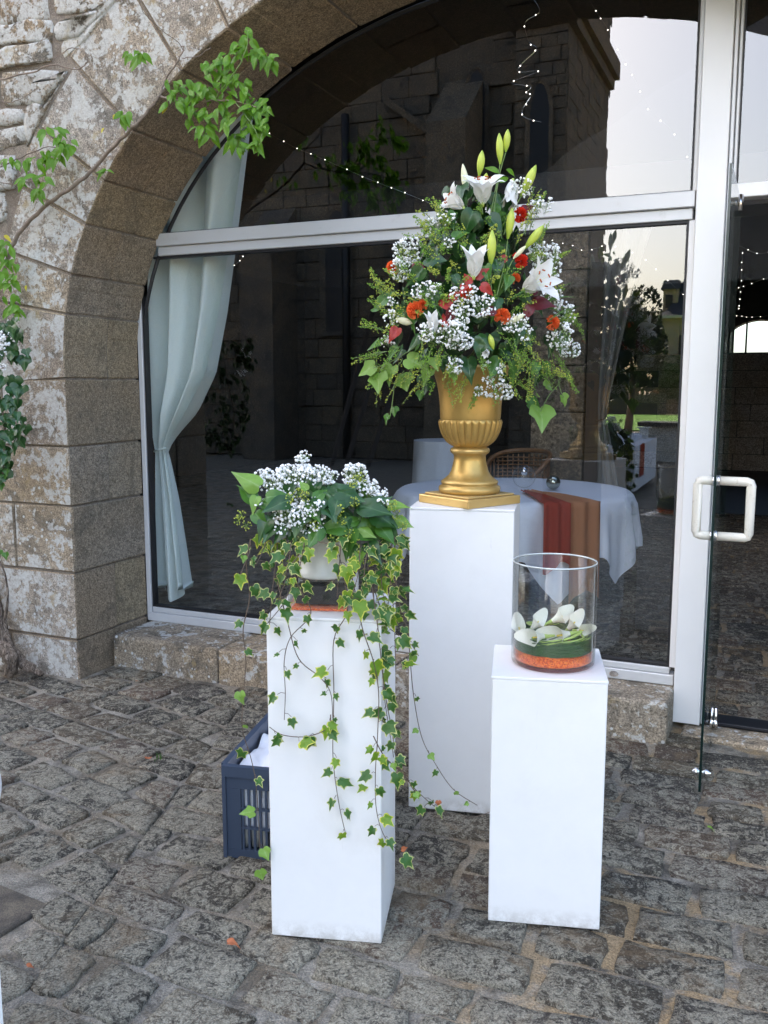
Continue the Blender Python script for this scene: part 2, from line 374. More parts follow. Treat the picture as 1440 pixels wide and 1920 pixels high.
class MB:
    def __init__(s): s.v = []; s.f = []; s.mi = []
    def add(s, v, f, mi=0):
        n = len(s.v); s.v += [Vector(x) for x in v]; s.f += [tuple(i+n for i in q) for q in f]; s.mi += [mi]*len(f)
    def box(s, a, b, mi=0, rz=0, c=None):
        x0, y0, z0 = a; x1, y1, z1 = b
        v = [Vector(p) for p in ((x0, y0, z0), (x1, y0, z0), (x1, y1, z0), (x0, y1, z0), (x0, y0, z1), (x1, y0, z1), (x1, y1, z1), (x0, y1, z1))]
        if rz:
            c = Vector(c) if c else Vector(((x0+x1)/2, (y0+y1)/2, 0)); r = Matrix.Rotation(rz, 3, 'Z'); v = [r @ (p-c)+c for p in v]
        s.add(v, [(0, 3, 2, 1), (4, 5, 6, 7), (0, 1, 5, 4), (1, 2, 6, 5), (2, 3, 7, 6), (3, 0, 4, 7)], mi)
    def tube(s, pts, rad, n=6, mi=0, close=False, caps=True):
        pts = [Vector(p) for p in pts]
        rad = rad if isinstance(rad, (list, tuple)) else [rad]*len(pts)
        v = []; f = []; up = Vector((.13, .37, .92)).normalized(); L = len(pts)
        for i, p in enumerate(pts):
            a = pts[(i-1) % L] if (close or i > 0) else pts[0]; b = pts[(i+1) % L] if (close or i < L-1) else pts[-1]
            d = (b-a).normalized() if (b-a).length > 1e-9 else Vector((0, 0, 1))
            x = d.cross(up)
            if x.length < .05: x = d.cross(Vector((1, 0, 0)))
            x.normalize(); y = d.cross(x)
            up = -y if False else up
            v += [p + (x*math.cos(2*math.pi*k/n) + y*math.sin(2*math.pi*k/n))*rad[i] for k in range(n)]
        for i in range(L if close else L-1):
            j = (i+1) % L
            f += [(i*n+k, i*n+(k+1) % n, j*n+(k+1) % n, j*n+k) for k in range(n)]
        if caps and not close: f += [tuple(range(n))[::-1], tuple(range((L-1)*n, L*n))]
        s.add(v, f, mi)
    def lathe(s, prof, n=32, c=(0, 0, 0), mi=0, fn=None):
        c = Vector(c); v = []; f = []
        for j, (r, z) in enumerate(prof):
            for k in range(n):
                a = 2*math.pi*k/n; rr = fn(r, z, a) if fn else r
                v.append(c+Vector((rr*math.cos(a), rr*math.sin(a), z)))
        for j in range(len(prof)-1):
            f += [(j*n+k, j*n+(k+1) % n, (j+1)*n+(k+1) % n, (j+1)*n+k) for k in range(n)]
        s.add(v, f, mi)
    def grid(s, fn, nu, nv, mi=0):
        v = [Vector(fn(i/nu, j/nv)) for j in range(nv+1) for i in range(nu+1)]
        f = [(j*(nu+1)+i, j*(nu+1)+i+1, (j+1)*(nu+1)+i+1, (j+1)*(nu+1)+i) for j in range(nv) for i in range(nu)]
        s.add(v, f, mi)
    def ico(s, c, r, jit=0, sub=1, mi=0):
        base = ICO[sub]; c = Vector(c)
        s.add([c + x*r*(1+rnd.uniform(-jit, jit)) for x in base[0]], base[1], mi)
    def build(s, name, mats, parent=None, smooth=False, mw=None, local=False):
        v = s.v
        if mw is not None and not local:
            inv = mw.inverted(); v = [inv @ x for x in v]
        elif parent is not None and mw is None:
            mw = WM[parent.name]; inv = mw.inverted(); v = [inv @ x for x in v]
        me = mesh(name, v, s.f, mats, smooth, s.mi if any(s.mi) else None)
        return put(name, me, parent, mw)
ICO = {}
for sub in (0, 1, 2):
    bm = bmesh.new(); bmesh.ops.create_icosphere(bm, subdivisions=max(1, sub), radius=1)
    if sub == 0:
        bm.free(); bm = bmesh.new(); bmesh.ops.create_cube(bm, size=1.5); bmesh.ops.triangulate(bm, faces=bm.faces[:])
        for v in bm.verts: v.co = v.co.normalized()
    bm.verts.ensure_lookup_table(); ICO[sub] = ([v.co.copy() for v in bm.verts], [tuple(v.index for v in f.verts) for f in bm.faces]); bm.free()
def bevelled(name, verts, faces, mats, w, parent=None, smooth=False, seg=1, mi=None, mw=None, jit=0):
    bm = bmesh.new(); vs = [bm.verts.new(v) for v in verts]
    for k, q in enumerate(faces):
        f = bm.faces.new([vs[i] for i in q])
        if mi: f.material_index = mi[k]
    bmesh.ops.recalc_face_normals(bm, faces=bm.faces[:])
    bmesh.ops.bevel(bm, geom=bm.edges[:], offset=w, segments=seg, affect='EDGES', profile=.6)
    if jit:
        for v in bm.verts: v.co += Vector((rnd.uniform(-jit, jit) for _ in range(3)))
    if mw is None and parent is not None: mw = WM[parent.name]
    if mw is not None: bm.transform(mw.inverted())
    me = bpy.data.meshes.new(name); bm.to_mesh(me); bm.free()
    for x in (mats if isinstance(mats, (list, tuple)) else [mats]): me.materials.append(x)
    if smooth: me.polygons.foreach_set('use_smooth', [True]*len(me.polygons))
    return put(name, me, parent, mw)
BOXF = [(0, 3, 2, 1), (4, 5, 6, 7), (0, 1, 5, 4), (1, 2, 6, 5), (2, 3, 7, 6), (3, 0, 4, 7)]
def boxv(a, b):
    x0, y0, z0 = a; x1, y1, z1 = b
    return [Vector(p) for p in ((x0, y0, z0), (x1, y0, z0), (x1, y1, z0), (x0, y1, z0), (x0, y0, z1), (x1, y0, z1), (x1, y1, z1), (x0, y1, z1))]
def bbox(name, a, b, mat, w=.004, parent=None, rz=0, jit=0):
    v = boxv(a, b)
    if rz:
        c = Vector(((a[0]+b[0])/2, (a[1]+b[1])/2, 0)); r = Matrix.Rotation(rz, 3, 'Z'); v = [r @ (p-c)+c for p in v]
    mw = None
    if parent is None:
        c = Vector(((a[0]+b[0])/2, (a[1]+b[1])/2, a[2])); mw = Matrix.Translation(c) @ Matrix.Rotation(rz, 4, 'Z')
    return bevelled(name, v, BOXF, mat, w, parent, mw=mw, jit=jit)
def curve_pts(pts, n=6):
    pts = [Vector(p) for p in pts]; out = []
    for i in range(len(pts)-1):
        p0 = pts[max(0, i-1)]; p1 = pts[i]; p2 = pts[i+1]; p3 = pts[min(len(pts)-1, i+2)]
        for k in range(n):
            t = k/n
            out.append(.5*((2*p1)+(p2-p0)*t+(2*p0-5*p1+4*p2-p3)*t*t+(3*p1-p0-3*p2+p3)*t**3))
    out.append(pts[-1]); return out
def frame(p, nrm, tip, s=1.0):
    z = Vector(nrm).normalized(); y = Vector(tip); y = (y - z*y.dot(z))
    if y.length < 1e-4: y = z.orthogonal()
    y.normalize(); x = y.cross(z)
    m = Matrix((x, y, z)).transposed().to_4x4(); m = m @ Matrix.Scale(s, 4); m.translation = p; return m

# ================================================================== GROUND
root_g = put('ground', None); root_g['kind'] = 'structure'
mb = MB(); mb.box((-8, -30, -.3), (14, 15, -.0075)); mb.build('joint_bed', M['joint'], root_g)
terrain = MB(); terrain.add([(-400, -400, -.03), (400, -400, -.03), (400, 400, -.03), (-400, 400, -.03)], [(0, 1, 2, 3)])
tag(terrain.build('terrain', M['gravel']), kind='structure')
lw = MB()
for (x0, y0, x1, y1) in ((-30, -44, 20, -27),): lw.box((x0, y0, -.2), (x1, y1, .03))
tag(lw.build('lawn', M['lawn']), kind='structure')
def clip(poly, nx, ny, d, keep=1):
    o = []
    for i in range(len(poly)):
        a = poly[i]; b = poly[(i+1) % len(poly)]
        da = (nx*a[0]+ny*a[1]-d)*keep; db = (nx*b[0]+ny*b[1]-d)*keep
        if da >= 0: o.append(a)
        if da*db < 0: t = da/(da-db); o.append((a[0]+(b[0]-a[0])*t, a[1]+(b[1]-a[1])*t))
    return o
LA = Vector((1.335, -1.695)); LB = Vector((1.024, -.705)); Ld = (LB-LA).normalized(); Ln = Vector((-Ld.y, Ld.x)); Lc = Ln.dot(LA)   # left of line: positive
def area(p): return abs(sum(p[i][0]*p[(i+1) % len(p)][1]-p[(i+1) % len(p)][0]*p[i][1] for i in range(len(p))))/2
def setts(x0, x1, y0, y1, rot, keep, seed):
    r = random.Random(seed); res = []; ca, sa = math.cos(rot), math.sin(rot); y = y0
    while y < y1:
        h = r.uniform(.138, .185); x = x0 + r.uniform(-.3, 0)
        while x < x1:
            wd = r.uniform(.19, .33); g = .011
            q = []
            corners = [(x+g, y+g), (x+wd-g, y+g), (x+wd-g, y+h-g), (x+g, y+h-g)]
            j = lambda s=.013: r.uniform(-s, s)
            corners = [(a+j(), b+j()) for a, b in corners]
            for i in range(4):
                a = corners[i]; b = corners[(i+1) % 4]; k = 4 if i % 2 == 0 else 3
                for u in range(k):
                    t = (u+.0)/k; px = a[0]+(b[0]-a[0])*t; py = a[1]+(b[1]-a[1])*t
                    if u == 0:   # rounded corner
                        cx = x+wd/2; cy_ = y+h/2; px += (cx-px)*.035; py += (cy_-py)*.035
                    else: px += j(.009); py += j(.009)
                    wob = .05*noise.noise(Vector((px*.7, py*.7, seed)))
                    q.append((px*ca-(py+wob)*sa, px*sa+(py+wob)*ca))
            if keep is not None: q = clip(q, Ln.x, Ln.y, Lc, keep)
            if len(q) > 3 and area(q) > .007: res.append(q)
            x += wd
        y += h
    return res
stones = setts(-2.5, 7.5, -4.2, 8.0, 0.02, -1, 3) + setts(-3.5, 4, -4.5, 3.0, R(-13), 1, 5)
def inreg(p): return -3 < p[0] < 6.5 and -3.9 < p[1] < 7.5
SL = (1.06, 1.35, -2.75, -2.22)
def bad(q):
    cx = sum(p[0] for p in q)/len(q); cy_ = sum(p[1] for p in q)/len(q)
    if not inreg((cx, cy_)): return True
    if cx < -.03 and -.57 < cy_: return True
    if .03 < cx < 2.88 and -.36 < cy_ < .1: return True
    if SL[0]-.08 < cx < SL[1]+.08 and SL[2]-.04 < cy_ < SL[3]+.05: return True
    if 2.9 < cx < 4.2 and -.2 < cy_ < .17: return True
    return False
stones = [q for q in stones if not bad(q)]
def sett_mesh(q):
    n = len(q); cx = sum(p[0] for p in q)/n; cy_ = sum(p[1] for p in q)/n; hz = rnd.uniform(-.003, .006); tx, ty = rnd.uniform(-.02, .02), rnd.uniform(-.03, .03)
    rings = [(1.0, -.02), (.985, -.006), (.96, .0005), (.62, .0012)]
    v = []; f = []
    for s_, z in rings:
        for p in q:
            x = cx+(p[0]-cx)*s_; y = cy_+(p[1]-cy_)*s_
            v.append((x, y, z+hz+(x-cx)*tx+(y-cy_)*ty+noise.noise(Vector((x*17, y*17, 0)))*(.007 if z > -.006 else .002)))
    v.append((cx, cy_, .0012+hz+noise.noise(Vector((cx*14, cy_*14, 1)))*.006))
    for k in range(len(rings)-1):
        f += [(k*n+i, k*n+(i+1) % n, (k+1)*n+(i+1) % n, (k+1)*n+i) for i in range(n)]
    b = (len(rings)-1)*n; f += [(b+i, b+(i+1) % n, len(v)-1) for i in range(n)]
    return v, f, (cx, cy_)
def vis(q):
    c = Vector((sum(p[0] for p in q)/len(q), sum(p[1] for p in q)/len(q), 0)); px, py = proj(c)
    d = (c-CAM).length
    return d + (0 if -60 < px < 1500 and py < 2000 else 50) + (3 if c.y > .1 else 0)
stones.sort(key=vis)
rest = MB()
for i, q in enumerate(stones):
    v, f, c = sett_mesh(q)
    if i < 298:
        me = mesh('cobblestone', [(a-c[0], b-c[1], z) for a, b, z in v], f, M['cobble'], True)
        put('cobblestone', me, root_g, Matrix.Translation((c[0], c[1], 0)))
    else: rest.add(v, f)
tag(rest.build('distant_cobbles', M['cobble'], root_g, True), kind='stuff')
bbox('paving_slab', (SL[0], SL[2], -.03), (SL[1], SL[3], .004), M['slab'], .004, root_g, rz=R(-6))
bbox('threshold_stone', (2.93, -.17, -.05), (4.17, .0, .012), M['step'], .01, root_g)

# ================================================================== STONE ARCH WALL
AX, AZ, AA, AB = 2.1, 1.61, 2.1, 1.66
YF = -.58
def arc(th, dr=0):          # th measured from +x axis; outward offset dr along the normal
    c, s_ = math.cos(th), math.sin(th); n = Vector((c/AA, s_/AB)).normalized()
    return Vector((AX+AA*c+n.x*dr, AZ+AB*s_+n.y*dr))
wall = thing('stone_arch_wall', 'lichen covered granite wall with a wide round arch framing the glass front', 'wall', (-.3, -.58, 0))
core = MB()
NA = 48; inner = [Vector((0-.012, -.05))]+[Vector((AX-(arc(math.pi-math.pi*k/NA).x-AX)*-1, arc(math.pi-math.pi*k/NA).y)) for k in range(NA+1)]+[Vector((4.212, -.05))]
inner = [Vector((-.012, -.05))]+[arc(math.pi-math.pi*k/NA, .007) for k in range(NA+1)]+[Vector((4.212, -.05))]
TOPZ = 5.0; XL, XR = -6., 10.
outer = [Vector((XL, -.05))]+[Vector((XL+(XR-XL)*k/NA, TOPZ)) for k in range(NA+1)]+[Vector((XR, -.05))]
v = []; f = []; n = len(inner)
for y in (YF+.009, -.03):
    for p in inner: v.append((p.x, y, p.y))
    for p in outer: v.append((p.x, y, p.y))
for i in range(n-1):
    f += [(i, i+1, n+i+1, n+i), (2*n+i+1, 2*n+i, 3*n+i, 3*n+i+1), (i+1, i, 2*n+i, 2*n+i+1), (n+i, n+i+1, 3*n+i+1, 3*n+i)]
core.add(v, f); core.build('mortar_core', M['mortar'], wall)
def block(vs, front, name='arch_stone', w=.006):      # vs: 8 verts, first four at front y
    mi = [0]*6
    mats = [M['granite'], M['granite_front']]
    fs = [(0, 1, 2, 3), (7, 6, 5, 4), (0, 4, 5, 1), (1, 5, 6, 2), (2, 6, 7, 3), (3, 7, 4, 0)]
    if front: mi[0] = 1
    c = sum(vs, Vector())/8
    return bevelled(name, vs, fs, mats, w, wall, mi=mi, mw=Matrix.Translation(c), jit=.0025)
courses = [-.04, .20, .553, .895, 1.197, 1.534]
front_w = [.45, .62, .38, .66, .42, .6]
for side in (0, 1):
    for i in range(len(courses)-1):
        z0, z1 = courses[i]+.004, courses[i+1]-.004
        def bx(x0, x1, y0, y1, front, nm='jamb_stone'):
            if side: x0, x1 = 4.2-x1, 4.2-x0
            vs = [Vector(p) for p in ((x0, y0, z0), (x1, y0, z0), (x1, y0, z1), (x0, y0, z1), (x0, y1, z0), (x1, y1, z0), (x1, y1, z1), (x0, y1, z1))]
            block(vs, front, nm)
        two = i % 2 == 1 or i == 0
        if i == 0: two = False
        fw = front_w[i]
        fy = YF+(rnd.uniform(.27, .31) if two else .57)
        bx(-fw, -.0+rnd.uniform(-.004, .004), YF, fy, True)
        if two: bx(-.3, rnd.uniform(-.006, .002), fy+.008, -.012, False)
        # outer stones further along the front face
        x = -fw-.008
        while x > -1.7:
            wd = rnd.uniform(.35, .6); bx(x-wd, x, YF+rnd.uniform(-.004, .008), YF+.2, True); x -= wd+.008
# arch stones
joints = []
th = math.pi+.03; pts_th = []
targets = [1.534, 1.845, 2.03, 2.26, 2.45, 2.655]
ths = [math.pi-math.asin(max(-1, min(1, (z-AZ)/AB))) for z in targets]
step_th = .1715
while ths[-1] > math.pi/2+.05: ths.append(ths[-1]-step_th*(.85 if len(ths) % 2 else 1.1))
k = ths[-1]; ths[-1] = math.pi/2+ (.07)
allth = ths + [math.pi-t_ for t_ in reversed(ths)]
for i in range(len(allth)-1):
    a0, a1 = allth[i]-.0028, allth[i+1]+.0028
    if abs(a0-a1) < .03: continue
    two = i % 2 == 0
    ext = .44+(.05 if i % 2 else 0)+rnd.uniform(-.01, .02)
    def wedge(y0, y1, r1, front):
        nn = 3; v = []; f = []
        dr = rnd.uniform(-.004, .004)
        for y in (y0, y1):
            for k in range(nn+1):
                p = arc(a0+(a1-a0)*k/nn, dr); v.append((p.x, y, p.y))
            for k in range(nn+1):
                p = arc(a0+(a1-a0)*k/nn, dr); q = arc(a0+(a1-a0)*k/nn, r1); v.append((q.x, y, q.y))
        N_ = 2*(nn+1); h = nn+1
        F = [tuple(list(range(h))+[h+nn-k for k in range(h)]), tuple(N_+x for x in reversed(list(range(h))+[h+nn-k for k in range(h)]))]
        mi = [1 if front else 0, 0]
        for k in range(nn):
            F += [(k+1, k, N_+k, N_+k+1), (h+k, h+k+1, N_+h+k+1, N_+h+k)]; mi += [0, 0]
        F += [(0, h, N_+h, N_), (nn, N_+nn, N_+h+nn, h+nn)]; mi += [0, 0]
        c = sum((Vector(x) for x in v), Vector())/len(v)
        bevelled('arch_stone', v, F, [M['granite'], M['granite_front']], .005, wall, mi=mi, mw=Matrix.Translation(c), jit=.002)
    if two:
        ys = YF+rnd.uniform(.27, .33); wedge(YF+rnd.uniform(-.004, .004), ys-.005, ext, True); wedge(ys+.003, -.012, .2, False)
    else: wedge(YF+rnd.uniform(-.004, .004), -.012, ext, True)
# rubble
def ext_r(x, z):           # signed distance-ish outside the voussoir ring
    dx, dz = x-AX, z-AZ
    if z < 1.2: return 9 if abs(dx) > 3.9 else -1
    th = math.atan2(dz/AB, dx/AA); p = arc(th, .465)
    return math.hypot(dx, dz)-math.hypot(p.x-AX, p.y-AZ)
def push(x, z):
    dx, dz = x-AX, z-AZ; th = math.atan2(dz/AB, dx/AA); p = arc(th, .478); return p.x, p.y
z = 1.56; cnt = 0
while z < 4.0:
    h = rnd.uniform(.13, .24); x = -2.2+rnd.uniform(-.2, 0)
    while x < 6.2:
        wd = rnd.uniform(.17, .44); g = .006
        splits = [(z, z+h)] if (h < .17 or rnd.random() < .55) else [(z, z+h*.52), (z+h*.52, z+h)]
        for (za, zb) in splits:
            nn = 5; q = []
            c4 = [(x+g, za+g), (x+wd-g, za+g), (x+wd-g, zb-g), (x+g, zb-g)]
            c4 = [(a+rnd.uniform(-.02, .02), b_+rnd.uniform(-.018, .018)) for a, b_ in c4]
            for i in range(4):
                a, b_ = c4[i], c4[(i+1) % 4]
                for u in range(3):
                    t = u/3; px, pz = a[0]+(b_[0]-a[0])*t, a[1]+(b_[1]-a[1])*t
                    if u == 0: px += (x+wd/2-px)*.05; pz += ((za+zb)/2-pz)*.05
                    q.append((px+rnd.uniform(-.009, .009), pz+rnd.uniform(-.009, .009)+.05*noise.noise(Vector((px*1.3, 0, 2)))))
            out_ = [ext_r(*p) > 0 for p in q]
            if not any(out_): continue
            A0 = area(q); q = [p if o_ else push(*p) for p, o_ in zip(q, out_)]
            if area(q) < max(.006, .3*A0): continue
            n = len(q); cx = sum(p[0] for p in q)/n; cz_ = sum(p[1] for p in q)/n
            dep = rnd.uniform(-.012, .012); v = []; f = []
            for s_, y in ((1.0, .07), (1.0, .006), (.965, -.003), (.75, -.006)):
                v += [((p[0]-cx)*s_, y+dep+noise.noise(Vector((p[0]*9, p[1]*9, s_*.5)))*.016, (p[1]-cz_)*s_) for p in q]
            v.append((0, -.007+dep, 0))
            for k in range(3): f += [(k*n+i, k*n+(i+1) % n, (k+1)*n+(i+1) % n, (k+1)*n+i) for i in range(n)]
            f += [(3*n+i, 3*n+(i+1) % n, 4*n) for i in range(n)]
            if cnt < 290 or cx < 2:
                put('rubble_stone', mesh('rubble_stone', v, f, M['rubble'], True), wall, Matrix.Translation((cx, YF, cz_))); cnt += 1
        x += wd
    z += h
# ================================================================== STEP
st = thing('granite_step', 'worn granite doorstep blocks running below the fixed glass panes', 'step', (1.45, -.17, 0))
for (x0, x1, yf, zt) in ((.03, .69, -.352, .177), (.70, 1.62, -.352, .175), (1.632, 2.3, -.325, .178), (2.31, 2.885, -.28, .176)):
    bevelled('step_block', [Vector(p) for p in ((x0, yf, -.05), (x1, yf+.004, -.05), (x1, .10, -.05), (x0, .10, -.05), (x0, yf, zt), (x1, yf, zt), (x1, .10, zt), (x0, .10, zt))], BOXF, M['step'], .016, st, seg=2, jit=.004, smooth=False)
# ================================================================== GLAZING
gf = thing('glazed_screen', 'aluminium framed glass screen filling the stone arch beside the open door', 'window', (1.45, 0, .18))
def gb(name, a, b, mat=None, w=.003): return bbox(name, a, b, mat or M['alu'], w, gf)
gb('bottom_rail', (.014, -.03, .178), (2.88, .04, .225)); gb('bottom_rail', (.04, -.018, .226), (2.86, .035, .255))
gb('jamb', (.004, -.02, .178), (.034, .045, 1.95))
gb('transom', (.16, -.035, 2.232), (2.88, .04, 2.297), M['alu']); gb('transom', (.16, -.018, 2.184), (2.872, .035, 2.231), M['alu'])
gb('mullion', (2.885, -.05, .02), (3.0, .06, 3.4), M['alu_white']); gb('mullion_edge', (3.002, -.03, .02), (3.018, .045, 3.4)); gb('mullion_edge', (3.02, -.012, .02), (3.034, .03, 3.4), M['alu'])
gb('mullion_edge', (2.858, -.012, .256), (2.884, .03, 2.183), M['alu_white']); gb('mullion_edge', (2.866, -.012, 2.298), (2.884, .03, 3.35), M['alu_white'])
gb('transom', (3.036, -.035, 2.255), (4.15, .04, 2.31), M['alu_white'])
gb('mullion', (3.86, -.05, .02), (3.94, .06, 3.1), M['alu_white'])
arc_pts = [arc(math.pi-.12-(math.pi-.24)*k/50, -.012) for k in range(51)]
am = MB(); am.tube([(p.x, .01, p.y) for p in arc_pts], .010, 6); am.build('arched_frame', M['gasket'], gf)
gk = MB()
gk.box((.041, -.008, .256), (2.857, .03, .266)); gk.box((.036, -.01, .256), (.046, .03, 1.98)); gk.box((.12, -.008, 2.172), (2.857, .03, 2.183)); gk.box((2.848, -.008, .267), (2.857, .03, 2.171)); gk.box((.16, -.008, 2.2975), (2.866, .03, 2.304)); gk.box((2.857, -.008, 2.305), (2.8655, .03, 3.3))
gk.box((3.0345, .0, .02), (3.040, .028, 3.3)); gk.build('gasket', M['gasket'], gf)
def pane(pts, y=.012, t=.004):
    n = len(pts); v = [(p[0], y, p[1]) for p in pts]
    o = MB(); o.add(v, [tuple(range(n))]); o.build('glass_pane', M['pane'], gf)
low = [(.046, .26)]+[(2.855, .26), (2.855, 2.18)]+[(arc(a).x, arc(a).y) for a in [math.pi-math.asin((2.18-AZ)/AB)*k/8 for k in range(8, 0, -1)]]+[(.03, 1.62)]
pane(low)
a0 = math.pi-math.asin((2.3-AZ)/AB); a1 = math.acos((2.86-AX)/AA)
pane([(arc(a0).x, 2.3), (2.86, 2.3)]+[tuple(arc(a1+(a0-a1)*k/20)) for k in range(0, 20)])
a2 = math.acos((3.04-AX)/AA); a3 = math.asin((2.31-AZ)/AB)
pane([(3.04, 2.31)]+[(4.0, 2.31)]+[tuple(arc(a3+(a2-a3)*k/12)) for k in range(1, 13)])
pane([(3.95, .02), (4.19, .02), (4.19, 2.25), (3.95, 2.25)])
for x in (1.1, 2.62): sc_ = MB(); sc_.lathe([(0, -.034), (.012, -.034), (.014, -.031), (.014, -.028)], 12); sc_.v = [Vector((x+p.x*1.6, p.z, .20+p.y)) for p in sc_.v]; sc_.build('rail_bolt', M['chrome'], gf)
dm = bbox('floor_track', (2.985, .03, .0), (4.17, .15, .016), M['gasket'], .003); tag(dm, 'black metal threshold strip on the ground at the open glass door', 'threshold')
# door leaf
door = thing('glass_door', 'frameless glass door leaf standing open at a right angle with cream handle', 'door', (3.055, -.01, .01))
dl = MB(); dl.box((3.049, -.725, .012), (3.058, -.01, 2.24)); dlo = dl.build('leaf', [M['door_glass'], M['glass_edge']], door)
for p in dlo.data.polygons:
    if abs(p.normal.x) < .5: p.material_index = 1
hd = MB()
HY = -.645; HT = ony(1310, 900, HY).z; HB = ony(1310, 1003, HY).z
def dhandle(s, off):
    x1 = 3.053+s*off; q = .014
    pts = [(3.053+s*.006, HY, HT), (x1-s*q, HY, HT), (x1-s*.004, HY, HT-.004), (x1, HY, HT-q), (x1, HY, HB+q), (x1-s*.004, HY, HB+.004), (x1-s*q, HY, HB), (3.053+s*.006, HY, HB)]
    b = MB(); b.tube(pts, .0165, 12); b.build('handle', M['handle'], door, True)
    for z_ in (HT, HB): b = MB(); b.tube([(3.053+s*.0055, HY, z_), (3.053+s*.012, HY, z_)], .0195, 14); b.build('handle_washer', M['chrome'], door, True)
dhandle(-1, .062); dhandle(1, .118)
for (y, z) in ((-.69, onz(1320, 1448).z+.05),):
    b = MB(); b.tube([(3.02, y, .075), (3.03, y, .075), (3.048, y, .075)], [.008, .014, .015], 12); b.tube([(3.059, y, .075), (3.077, y, .075), (3.092, y, .075)], [.015, .014, .008], 12); b.build('door_stop', M['chrome'], door, True)
b = MB(); b.tube([(3.054, -.05, 2.20), (3.054, -.05, 2.262)], .014, 12); b.build('top_pivot', M['chrome'], door, True)
b = MB(); b.tube([(3.066, -.05, .02), (3.066, -.05, .11)], .006, 10); b.tube([(3.066, -.05, .02), (3.066, -.05, .055)], .010, 10); b.build('bottom_pivot', M['chrome'], door, True)

# ================================================================== CURTAINS
def interp(tab, z):
    if z >= tab[0][0]: return tab[0][1:]
    for a, b_ in zip(tab, tab[1:]):
        if z >= b_[0]:
            t = (a[0]-z)/(a[0]-b_[0]); t = t*t*(3-2*t) if False else t
            return tuple(a[k]+(b_[k]-a[k])*t for k in range(1, len(a)))
    return tab[-1][1:]
def curtain(name, label, tab, y0, mat, folds, amp, tie_z, group=None, nu=110, nv=70):
    c = thing(name, label, 'curtain', (tab[-1][1], y0, tab[-1][0]), 0, group)
    z1, z0 = tab[0][0], tab[-1][0]
    def fn(u, v_):
        z = z1+(z0-z1)*v_; l, r = interp(tab, z)
        wv = math.sin(u*folds*2*math.pi+1.2*math.sin(u*5+v_*1.2)+.5)
        sharp = math.copysign(abs(wv)**.75, wv)
        k = min(1, (r-l)/.25)
        yy = y0+amp*k*sharp*(1 if z > tie_z else .75)+.010*math.sin(u*43)*k
        zz = z + (.05*math.sin(u*9) + .03*u if v_ > .995 else 0)
        return (l+(r-l)*(u+.016*math.cos(u*folds*2*math.pi)*min(1, u*4)*min(1, (1-u)*4)), yy, zz)
    b = MB(); b.grid(fn, nu, nv); b.build('curtain_cloth', mat, c, True)
    l, r = interp(tab, tie_z); b = MB()
    rx, cx = (r-l)/2+.008, (l+r)/2
    b.tube([(cx+rx*math.cos(a*math.pi/8), y0+.035*math.sin(a*math.pi/8), tie_z+.012*math.cos(a*math.pi/8)) for a in range(16)], .005, 6, close=True)
    b.build('tie_cord', M['stem_brown'] if mat is not M['curtain'] else mat, c, True)
    return c
curtain('curtain', 'pale mint curtain tied back inside the glass at the left jamb', [(3.2, -.25, .74), (2.82, -.12, .616), (2.21, -.06, .502), (1.9, -.05, .44), (1.567, -.045, .35), (1.35, -.045, .21), (1.22, -.042, .09), (1.135, -.04, .032), (1.06, -.042, .05), (.85, -.045, .092), (.6, -.05, .125), (.29, -.055, .165)], .17, M['curtain'], 3.6, .085, 1.135)

# ================================================================== PEDESTALS
def pedestal(origin, ang, wd, h, label, notch=0, seam=True):
    o = thing('pedestal', label, 'pedestal', Vector((origin[0], origin[1], 0)) + Matrix.Rotation(ang, 3, 'Z') @ Vector((wd/2, wd/2, 0)), ang, 'white display pedestals')
    loc = WM[o.name]
    def bb(a, b_, mat, w):
        v = [loc @ p for p in boxv(a, b_)]; return v
    hw = wd/2
    bevelled('body', bb((-hw, -hw, .006), (hw, hw, h-.004), None, 0), BOXF, M['white_board'], .0025, o)
    bevelled('top_panel', bb((-hw-.0015, -hw-.0015, h-.0035), (hw+.0015, hw+.0015, h+.004), None, 0), BOXF, M['white_board'], .0015, o)
    b = MB(); b.box((-hw+.01, -hw+.01, 0), (hw-.01, hw-.01, .006)); b.v = [loc @ p for p in b.v]; b.build('base_gap', M['seam'], o)
    return o
pl = pedestal((2.050, -2.112), R(15.7), .303, .90, 'white medium height pedestal carrying the trailing variegated ivy pot')
pr_ = pedestal((2.574, -1.811), R(15.1), .307, .716, 'lowest white pedestal carrying the glass cylinder of calla lilies')
pt = pedestal((2.108, -1.255), R(12), .355, 1.085, 'tallest white pedestal carrying the gold urn of lilies')
CL = WM[pl.name].translation.copy(); CR = WM[pr_.name].translation.copy(); CT = WM[pt.name].translation.copy()
ZL, ZR, ZT = .904, .720, 1.089

